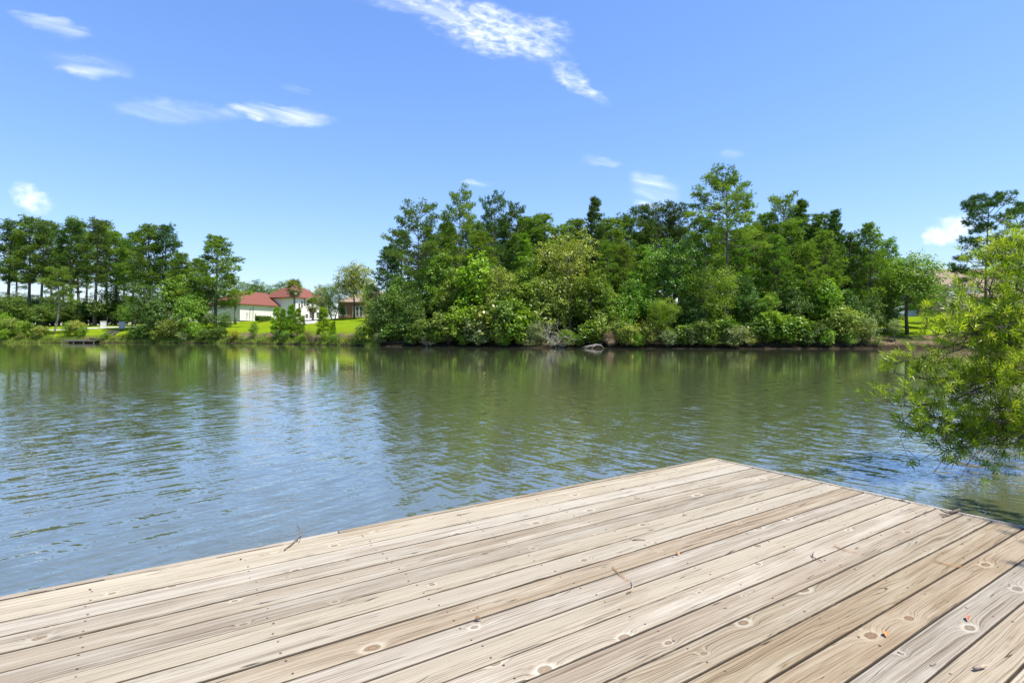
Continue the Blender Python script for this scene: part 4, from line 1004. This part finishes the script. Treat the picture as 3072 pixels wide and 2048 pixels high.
# ------------------------------------------------------------------ houses
def window(parent, c, w, h, nrm, mat_frame=WHITE, mullion=True):
    """a window on a wall: frame (> pane)"""
    nrm = Vector((*nrm, 0)).normalized(); side = Vector((-nrm.y, nrm.x, 0)); rz = math.atan2(side.y, side.x); c = Vector(c)
    mb = MB(); t = .07
    for s in (-1, 1):
        mb.box(tuple(c + side * s * (w / 2 - t / 2)), (t, .09, h - 2 * t), 0, rz); mb.box(tuple(c + Vector((0, 0, s * (h / 2 - t / 2)))), (w, .095, t), 0, rz)
    if mullion: mb.box(tuple(c), (w - 2 * t, .05, .045), 0, rz)
    fr = mb.build('window', mat_frame, parent)
    MB().box(tuple(c - nrm * .015), (w - 2 * t + .01, .03, h - 2 * t + .01), 0, rz).build('pane', GLASS, fr)


def hip_roof(c, u, v, lu, lv, z, rise, over=.45, inset=None, t=.16):
    """hip roof on a rectangle centred at c with axes u, v"""
    c = Vector((*c, 0)); u = Vector((*u, 0)); v = Vector((*v, 0)); a, b = lu / 2 + over, lv / 2 + over; k = (b if inset is None else inset)
    E = [c - u * a - v * b, c + u * a - v * b, c + u * a + v * b, c - u * a + v * b]; E = [e + Vector((0, 0, z)) for e in E]
    r0 = c - u * (a - k) + Vector((0, 0, z + rise)); r1 = c + u * (a - k) + Vector((0, 0, z + rise)); mb = MB()
    mb.slab([E[0], E[1], r1, r0], t); mb.slab([E[2], E[3], r0, r1], t); mb.slab([E[1], E[2], r1], t); mb.slab([E[3], E[0], r0], t)
    return mb


G = at(720, 110); Rr = at(864, 122); u2 = (Rr - G).xy.normalized(); v2 = Vector((u2.y, -u2.x))     # u2 runs back along the garage wall, v2 is its outward normal
zb_, ze_ = 4.1, CZ + 91 / F * 110
house = empty('house', (G.x, G.y, 0)); tag(house, 'cream stucco house with red hip roofs behind the young pines', 'house')
def hl(a, b): return (u2.x * a + v2.x * b, u2.y * a + v2.y * b)
LG = (Rr - G).xy.length; WG = 7.6; rzh = math.atan2(u2.y, u2.x)
c = hl(LG / 2, -WG / 2); MB().box((*c, (zb_ + ze_) / 2), (LG, WG, ze_ - zb_), 0, rzh).build('garage_wall', CREAM, house)
hip_roof(c, u2, v2, LG, WG, ze_ - .12, 2.9, .5, 3.2).build('garage_roof', REDROOF, house)
MB().box((*hl(LG * .5, .06), ze_ - .32), (LG + .9, .07, .16), 0, rzh).build('fascia', WHITE, house)
MB().tube([(*hl(LG * .62, .06), zb_), (*hl(LG * .62, .06), ze_ - .3)], .05, 6).build('downspout', GREYSIDE, house)
for k, s in enumerate((1.6, 2.3, 3.1, 3.7)):
    hh = (1.5, 2.2, 2.6, 1.3)[k]; mb = MB(); mb.tube([(*hl(s, .12), 4.2), (*hl(s + .1, .14), 4.4 + hh)], .03, 4)
    for q in range(6): mb.tube([(*hl(s, .12), 4.7 + hh * q / 7), (*hl(s + random.uniform(-.5, .5), .16), 4.9 + hh * q / 7)], .018, 3)
    mb.build('wall_trellis', IRON, house)
# two-storey main block
C0 = at(884, 118); ml, mw = 9.0, 8.5; z2 = CZ + (YH - 889) / F * 118
mc = (C0.x - G.x + u2.x * ml / 2 - v2.x * mw / 2, C0.y - G.y + u2.y * ml / 2 - v2.y * mw / 2)
MB().box((*mc, (zb_ + z2) / 2), (ml, mw, z2 - zb_), 0, rzh).build('main_wall', CREAM, house)
hip_roof(mc, u2, v2, ml, mw, z2 - .12, 3.35, .55).build('main_roof', REDROOF, house)
def ml_pt(a, z): return (C0.x - G.x + u2.x * a + v2.x * .03, C0.y - G.y + u2.y * a + v2.y * .03, z)
for a, z, w, h in ((1.3, 7.3, .55, 1.5), (2.1, 7.8, .55, 1.5), (2.9, 8.3, .55, 1.5), (3.6, 5.3, .8, 1.0), (5.2, 5.4, 1.6, 1.9), (7.2, 5.4, 1.2, 1.9), (5.4, 8.5, 1.0, 1.5), (7.4, 8.5, 1.0, 1.5)):
    window(house, ml_pt(a, z), w, h, v2)
MB().box((C0.x - G.x - u2.x * .2 - v2.x * 11, C0.y - G.y - u2.y * .2 - v2.y * 11 + 6, 6.2), (7, 6, 3.6), 0, rzh).build('rear_wing', CREAM, house)
# brick house
bh = empty('brick_house', tuple(at(1085, 118)[:2]) + (0,)); tag(bh, 'brown brick house half hidden behind the round shade tree', 'house')
zB, zE = 4.0, CZ + 96 / F * 118
MB().box((2.5, 4, (zB + zE) / 2), (15, 8, zE - zB)).build('wall', BRICK, bh)
hip_roof((2.5, 4), (1, 0), (0, 1), 15, 8, zE - .1, 2.4).build('roof', TANROOF, bh)
MB().box((-.6, -.06, zB + 1.9), (2.6, .12, 2.9)).build('entry_panel', TANWALL, bh)
for x, w, h in ((-4.0, 1.5, 1.8), (-.9, .7, 2.2), (-.1, .7, 2.2), (3.0, 1.5, 1.8)): window(bh, (x, -.16 if -1.5 < x < .5 else -.03, zB + 2.2), w, h, (0, -1))
# hedge
hp = at(790, 105); zhe = gz(hp.x, hp.y); rb_ = np.random.default_rng(5); n = 3000
pts = np.stack([rb_.uniform(-1.2, 1.2, n), rb_.uniform(-.5, .5, n), rb_.uniform(.05, .85, n)], 1)
ax = rb_.integers(0, 3, n); sg = rb_.choice([-1, 1], n)
for i, hsz in enumerate((1.2, .5, .0)):
    if i < 2: pts[ax == i, i] = sg[ax == i] * hsz
pts[ax == 2, 2] = .85; pts += rb_.normal(0, .03, pts.shape); nn = rb_.normal(0, .5, pts.shape) + np.array([0, -.3, .6])
hv, hf, ht = leaves(pts, nn, rb_.uniform(.2, .7, n), rb_, .14, .6)
he = empty('hedge', (hp.x, hp.y, zhe), rzh); tag(he, 'clipped low hedge along the garage wall of the red-roofed house', 'hedge')
child('foliage', mesh_np('foliage', hv, hf, ht), OAK, he, scale=(1.2, 1.1, 1.15)); MB().box((0, 0, .42), (2.5, .9, .8)).build('inner_twigs', BARK_DARK, he)
# tan-roofed house on the right
th = empty('house', tuple(at(2795, 92)[:2]) + (0,)); tag(th, 'tan-roofed house with grey gables behind the right-hand bush', 'house')
k92 = 92 / F; zg, zeave, zr = 3.6, CZ + 112 * k92, CZ + 205 * k92
MB().box((9.5, 5.6, (zg + zeave) / 2), (18.5, 9.6, zeave - zg)).build('wall', TANWALL, th)
mb = MB(); ridge = [(.2, 5.6, zr), (19.2, 5.6, zr)]
mb.slab([(-.2, .2, zeave - .1), (19.4, .2, zeave - .1), (19.2, 5.6, zr), (.2, 5.6, zr)], .18); mb.slab([(19.4, 11, zeave - .1), (-.2, 11, zeave - .1), (.2, 5.6, zr), (19.2, 5.6, zr)], .18)
mb.build('roof', TANROOF, th)
MB().slab([(.22, 1.0, zeave), (.22, 10.2, zeave), (.22, 5.6, zr - .25)], .01).build('gable_end', TANWALL, th)
for x0, x1, y0, zt_, zb2 in ((1.3, 4.3, -1.4, CZ + 146 * k92, CZ + 110 * k92), (7.1, 9.3, 1.0, CZ + 150 * k92, CZ + 118 * k92), (11.5, 14.0, 1.0, CZ + 146 * k92, CZ + 116 * k92)):
    xm = (x0 + x1) / 2; y1 = y0 + 3.6; gq = MB()
    gq.slab([(x0 - .25, y0 - .2, zb2), (xm, y0 - .2, zt_ + .15), (xm, y1, zt_ + .15), (x0 - .25, y1, zb2)], .12); gq.slab([(xm, y0 - .2, zt_ + .15), (x1 + .25, y0 - .2, zb2), (x1 + .25, y1, zb2), (xm, y1, zt_ + .15)], .12)
    rf = gq.build('gable_roof', TANROOF, th)
    mm = MB(); mm.v += [Vector(p) for p in ((x0, y0, zb2), (x1, y0, zb2), (xm, y0, zt_), (x0, y1, zb2), (x1, y1, zb2), (xm, y1, zt_))]; mm.f += [(0, 1, 2), (5, 4, 3), (0, 2, 5, 3), (1, 4, 5, 2), (0, 3, 4, 1)]
    mm.build('gable_wall', GREYSIDE, th); MB().box((xm, y0 - .02, zb2 + .04), (x1 - x0 + .3, .1, .14)).build('fascia', FASCIA, th)
MB().box((5.6, .95, CZ + 130 * k92), (2.0, 1.2, 1.2)).build('dormer', GREYSIDE, th)
MB().slab([(4.4, .2, CZ + 138 * k92), (6.8, .2, CZ + 138 * k92), (6.8, 2.4, CZ + 150 * k92), (4.4, 2.4, CZ + 150 * k92)], .1).build('dormer_roof', TANROOF, th)
window(th, (5.6, .33, CZ + 131 * k92), 1.3, .8, (0, -1))
MB().box((2.8, -.3, (zg + CZ + 110 * k92) / 2), (3.0, 2.2, CZ + 110 * k92 - zg)).build('bay_wall', TANWALL, th)
window(th, (2.8, -1.42, 5.6), 1.6, 1.5, (0, -1)); window(th, (6.8, .78, 5.5), 1.5, 1.6, (0, -1)); window(th, (11.5, .78, 5.5), 1.5, 1.6, (0, -1))
MB().box((-2.6, 6.5, 6.2), (5.2, 6, 5.2)).build('side_wing', GREYSIDE, th)
mb = MB(); mb.slab([(-2.9, 3.2, CZ + 140 * k92 + .9), (-.1, 3.2, CZ + 140 * k92 - .6), (-.1, 9.8, CZ + 140 * k92 - .6), (-2.9, 9.8, CZ + 140 * k92 + .9)], .15)
mb.slab([(-5.6, 3.2, CZ + 140 * k92 - .6), (-2.9, 3.2, CZ + 140 * k92 + .9), (-2.9, 9.8, CZ + 140 * k92 + .9), (-5.6, 9.8, CZ + 140 * k92 - .6)], .15); mb.build('wing_roof', TANROOF, th)
for k, (px, D, top) in enumerate(((2795, 87, 946), (2825, 87.5, 948), (2860, 88, 944))):
    plant('foundation_shrub', VS['mound'], px, D, top, OAK, BARK_DARK, 'low clipped shrub at the foot of the tan-roofed house, %s from the left' % ORD[k], 'shrub', 'shrubs by the tan-roofed house', width=1.3, names=('stems', 'foliage'))

# ------------------------------------------------------------------ far dock, steps, pillars, lamp
fp = at(250, shoreD(250) - .5); fd = empty('small_dock', (fp.x, fp.y, 0)); tag(fd, 'low dark wooden dock on the far left bank', 'dock')
for k in range(16): MB().box((-2.5 + k * .33, .2, .46 + random.uniform(-.008, .008)), (.30, 2.4, .05), .008).build('deck_board', OLDWOOD, fd)
MB().box((.0, -1.0, .34), (5.2, .08, .18)).build('beam', OLDWOOD, fd)
for x in (-2.4, -.8, .8, 2.4): MB().tube([(x, -.95, -1), (x, -.95, .5)], .09, 8).build('post', OLDWOOD, fd)
for x in (-2.4, 0, 2.4): MB().tube([(x, 1.2, -.6), (x, 1.2, .42)], .09, 8).build('post', OLDWOOD, fd)
MB().box((1.5, .9, .74), (2.6, .35, .06), .01).build('bench_seat', OLDWOOD, fd)
for x in (.5, 2.5): MB().box((x, .9, .60), (.08, .3, .24)).build('bench_leg', OLDWOOD, fd)
s0, s1 = at(322, shoreD(322) + 2.0), at(350, shoreD(350) + 8.0)
s0.z, s1.z = gz(s0.x, s0.y), gz(s1.x, s1.y); st = empty('steps', tuple(s0)); tag(st, 'dark timber steps up the grassy left bank', 'steps'); dS = s1 - s0; rzs = math.atan2(dS.y, dS.x) - math.pi / 2
for k in range(9):
    q = dS * ((k + .5) / 9); q.z = gz(s0.x + q.x, s0.y + q.y) - s0.z + .16; MB().box(tuple(q), (1.9, .5, .07), .01, rzs).build('tread', OLDWOOD, st)
sdv = Vector((math.cos(rzs), math.sin(rzs), 0))
for s in (-1, 1): MB().tube([sdv * s * .9 + Vector((0, 0, .02)), dS * .5 + sdv * s * .9 + Vector((0, 0, .10 + gz(s0.x + dS.x / 2, s0.y + dS.y / 2) - s0.z - dS.z / 2)), dS + sdv * s * .9 + Vector((0, 0, .05))], .09, 4).build('stringer', OLDWOOD, st)
for px, lab in ((310.5, 'left of the two square white pillars beside the path'), (366, 'right of the two square white pillars beside the path')):
    p = at(px, 101); z = gz(p.x, p.y); pl_ = empty('pillar', (p.x, p.y, z), .6); tag(pl_, lab, 'pillar', 'white pillars by the path')
    MB().box((0, 0, .05), (1.0, .7, .34), .02).build('plinth', WHITE, pl_); MB().box((0, 0, .70), (.92, .62, .96), .02).build('shaft', WHITE, pl_); MB().box((0, 0, 1.22), (1.0, .7, .08), .02).build('cap', WHITE, pl_)
lp = at(312, 112); lz = gz(lp.x, lp.y); zgl = CZ + (YH - 906) / F * 112; lamp = empty('street_lamp', (lp.x, lp.y, lz)); tag(lamp, 'street lamp with white acorn globe among the left grove trunks', 'street lamp'); hL = zgl - lz
MB().tube([(0, 0, -.2), (0, 0, .5), (0, 0, .55), (0, 0, hL - .4)], [.14, .12, .06, .045], 10).build('post', IRON, lamp, smooth=True)
MB().tube([(0, 0, hL - .42), (0, 0, hL - .3), (0, 0, hL), (0, 0, hL + .25), (0, 0, hL + .42)], [.12, .24, .32, .2, .04], 14).build('globe', globe_mat(), lamp, smooth=True)
MB().tube([(0, 0, hL + .40), (0, 0, hL + .46), (0, 0, hL + .55)], [.1, .06, .01], 8).build('finial', IRON, lamp)

# ------------------------------------------------------------------ overhanging myrtle bush, right foreground
def make_bush():
    r = np.random.default_rng(404); root = np.array([7.1, 6.7, .15]); wood = MB(); C, A, N, T = [], [], [], []
    targets = []
    def tg(px, py, D): targets.append(np.array(at(px, D, py)))
    for px, py, D in [(2642, 1112, 5.9), (2700, 1085, 6.0), (2655, 1215, 5.7), (2690, 1262, 5.6), (2720, 1180, 6.1), (2760, 1230, 5.8), (2785, 1320, 5.7), (2850, 1345, 5.9), (2920, 1330, 6.1), (2990, 1345, 6.0), (3060, 1320, 6.2),
                      (2790, 1005, 6.2), (2840, 1060, 5.9), (2800, 1140, 6.2), (2880, 1120, 5.7), (2790, 925, 6.3), (2850, 935, 6.0), (2870, 1000, 6.4), (2905, 880, 6.3), (2915, 800, 6.2), (2945, 770, 6.5), (2990, 755, 6.3), (3040, 730, 6.1), (3090, 700, 6.4),
                      (2930, 860, 5.9), (2980, 840, 6.4), (3030, 800, 5.8), (3080, 790, 6.2), (2950, 940, 6.5), (3000, 920, 5.9), (3060, 880, 6.3), (2960, 1020, 6.0), (3020, 1000, 6.5), (3070, 970, 5.8), (2930, 1090, 6.6), (3000, 1080, 5.8), (3060, 1060, 6.4),
                      (2900, 1180, 6.3), (2960, 1160, 5.7), (3030, 1150, 6.2), (3080, 1140, 5.9), (2860, 1240, 6.3), (2930, 1240, 5.8), (3000, 1230, 6.4), (3070, 1240, 5.9), (2820, 1180, 5.6), (2740, 1290, 6.0), (3140, 900, 6.3), (3160, 1050, 6.2), (3150, 760, 6.2), (3150, 1200, 6.4),
                      (3200, 680, 6.3), (3240, 820, 6.6), (3260, 1000, 6.4), (2880, 980, 5.6), (2985, 980, 5.5), (3045, 1100, 5.5), (3050, 850, 5.5), (2830, 1010, 5.7)]: tg(px, py, D)
    hubs = [root + np.array([-.25, -.1, .5]), root + np.array([-.5, -.3, .9]), root + np.array([-.3, -.2, 1.5]), root + np.array([-.9, -.4, .6]), root + np.array([-.7, -.2, 1.9]), root + np.array([-1.2, -.5, 1.2])]
    for h in hubs:
        mid = (root + h) / 2 + r.normal(0, .06, 3); wood.tube([root + r.normal(0, .08, 3) * np.array([1, 1, 0]) - np.array([0, 0, .4]), mid, h], [.05, .04, .03], 7)
    def sprig(p, d, ln, tint):
        e = p + d * ln; wood.tube([p, e], [.0022, .001], 3, cap=False); n = int(r.integers(12, 19))
        for k in range(n):
            t = 1 - .75 * (k / n) ** 1.2; a = k * 2.399; x = unit(np.cross(d, np.array([.2, .3, 1.0]))); y = np.cross(d, x)
            o = x * math.cos(a) + y * math.sin(a); la = unit(d * (.75 if k < 5 else .45) + o * .75 + np.array([0, 0, .12])); L = r.uniform(.05, .09)
            C.append(p + d * ln * t + la * L * .5); A.append(la * L); N.append(unit(np.cross(la, np.cross(d + np.array([0, 0, .4]), la)) + r.normal(0, .25, 3))); T.append(tint + r.normal(0, .13))
    for tgt in targets:
        h = min(hubs, key=lambda q: np.linalg.norm(q - tgt) + .35 * abs(q[2] - tgt[2])); n = 7; span = np.linalg.norm(tgt - h); pts = []
        sag = -.10 * span if tgt[2] < 1.2 else .08 * span
        for k in range(n + 1):
            t = k / n; pts.append(h + (tgt - h) * t + np.array([0, 0, sag * math.sin(math.pi * t)]) + (r.normal(0, .025, 3) * span * .6 if 0 < k < n else 0))
        wood.tube(pts, [.016 * (1 - .82 * k / n) + .001 for k in range(n + 1)], 5, cap=False); lt = r.uniform(.3, .75)
        if tgt[2] < .85: lt -= .1
        nt = int(5 + span * 5.5)
        for k in range(nt):
            t = .32 + .68 * ((k + r.uniform(0, 1)) / nt); q = t * n; i0 = min(int(q), n - 1); p = pts[i0] + (pts[i0 + 1] - pts[i0]) * (q - i0); fw = unit(pts[i0 + 1] - pts[i0])
            d = unit(fw * r.uniform(.2, .9) + r.normal(0, .55, 3) + np.array([0, 0, .25])); tl = r.uniform(.12, .34) * (1.2 - .5 * t); m = p + d * tl * .6; e = p + d * tl + np.array([0, 0, .02])
            wood.tube([p, m, e], [.005, .0035, .002], 3, cap=False); tt = lt + r.uniform(-.2, .25)
            sprig(e, unit(d + np.array([0, 0, .25])), r.uniform(.06, .12), tt)
            for j in range(2):
                b = p + (e - p) * r.uniform(.35, .95); sprig(b, unit(d * .5 + r.normal(0, .6, 3) + np.array([0, 0, .3])), r.uniform(.05, .12), tt)
    for px, py, D in [(2755, 1392, 6.0), (2800, 1405, 6.1), (2850, 1398, 6.2), (2900, 1385, 6.3), (2960, 1395, 6.2), (3010, 1390, 6.4), (3060, 1400, 6.2), (2700, 1340, 5.9), (2880, 1425, 5.9)]:
        e = np.array(at(px, D, py)); h = hubs[3]; pts = [h + (e - h) * t + np.array([0, 0, .18 * math.sin(math.pi * t)]) + r.normal(0, .03, 3) for t in np.linspace(0, 1, 8)]
        wood.tube(pts, [.011 * (1 - .85 * k / 7) for k in range(8)], 4, cap=False)
        for k in range(10):
            p = pts[r.integers(3, 8)]; q = p + unit(r.normal(0, .6, 3) + np.array([-.5, -.2, .0])) * r.uniform(.08, .3); wood.tube([p, (p + q) / 2 + r.normal(0, .01, 3), q], [.003, .0025, .001], 3, cap=False)
            if r.uniform() < .45: sprig(q, unit(q - p), .07, .35)
    C, A, N, T = (np.array(q) for q in (C, A, N, T)); T = np.clip(T, 0, 1)
    L = np.linalg.norm(A, axis=1, keepdims=True); t = A / L; b = unit(np.cross(N, t)); w = L * .082; nn = np.cross(t, b)
    v = np.stack([C - t * L * .5, C - t * L * .05 + b * w, C + t * L * .5 - nn * L * .08, C - t * L * .05 - b * w], 1).reshape(-1, 3)
    ro = empty('bush', tuple(root)); tag(ro, 'yellow-green narrow-leaved bush overhanging the water at the right edge', 'bush')
    off = root.astype(np.float32)
    for p in wood.v: p -= Vector(root)
    wood.build('branches', BARK_DARK, ro, smooth=True)
    child('foliage', mesh_np('foliage', v - off, np.arange(len(C) * 4).reshape(-1, 4), T), MYRTLE, ro)


make_bush()
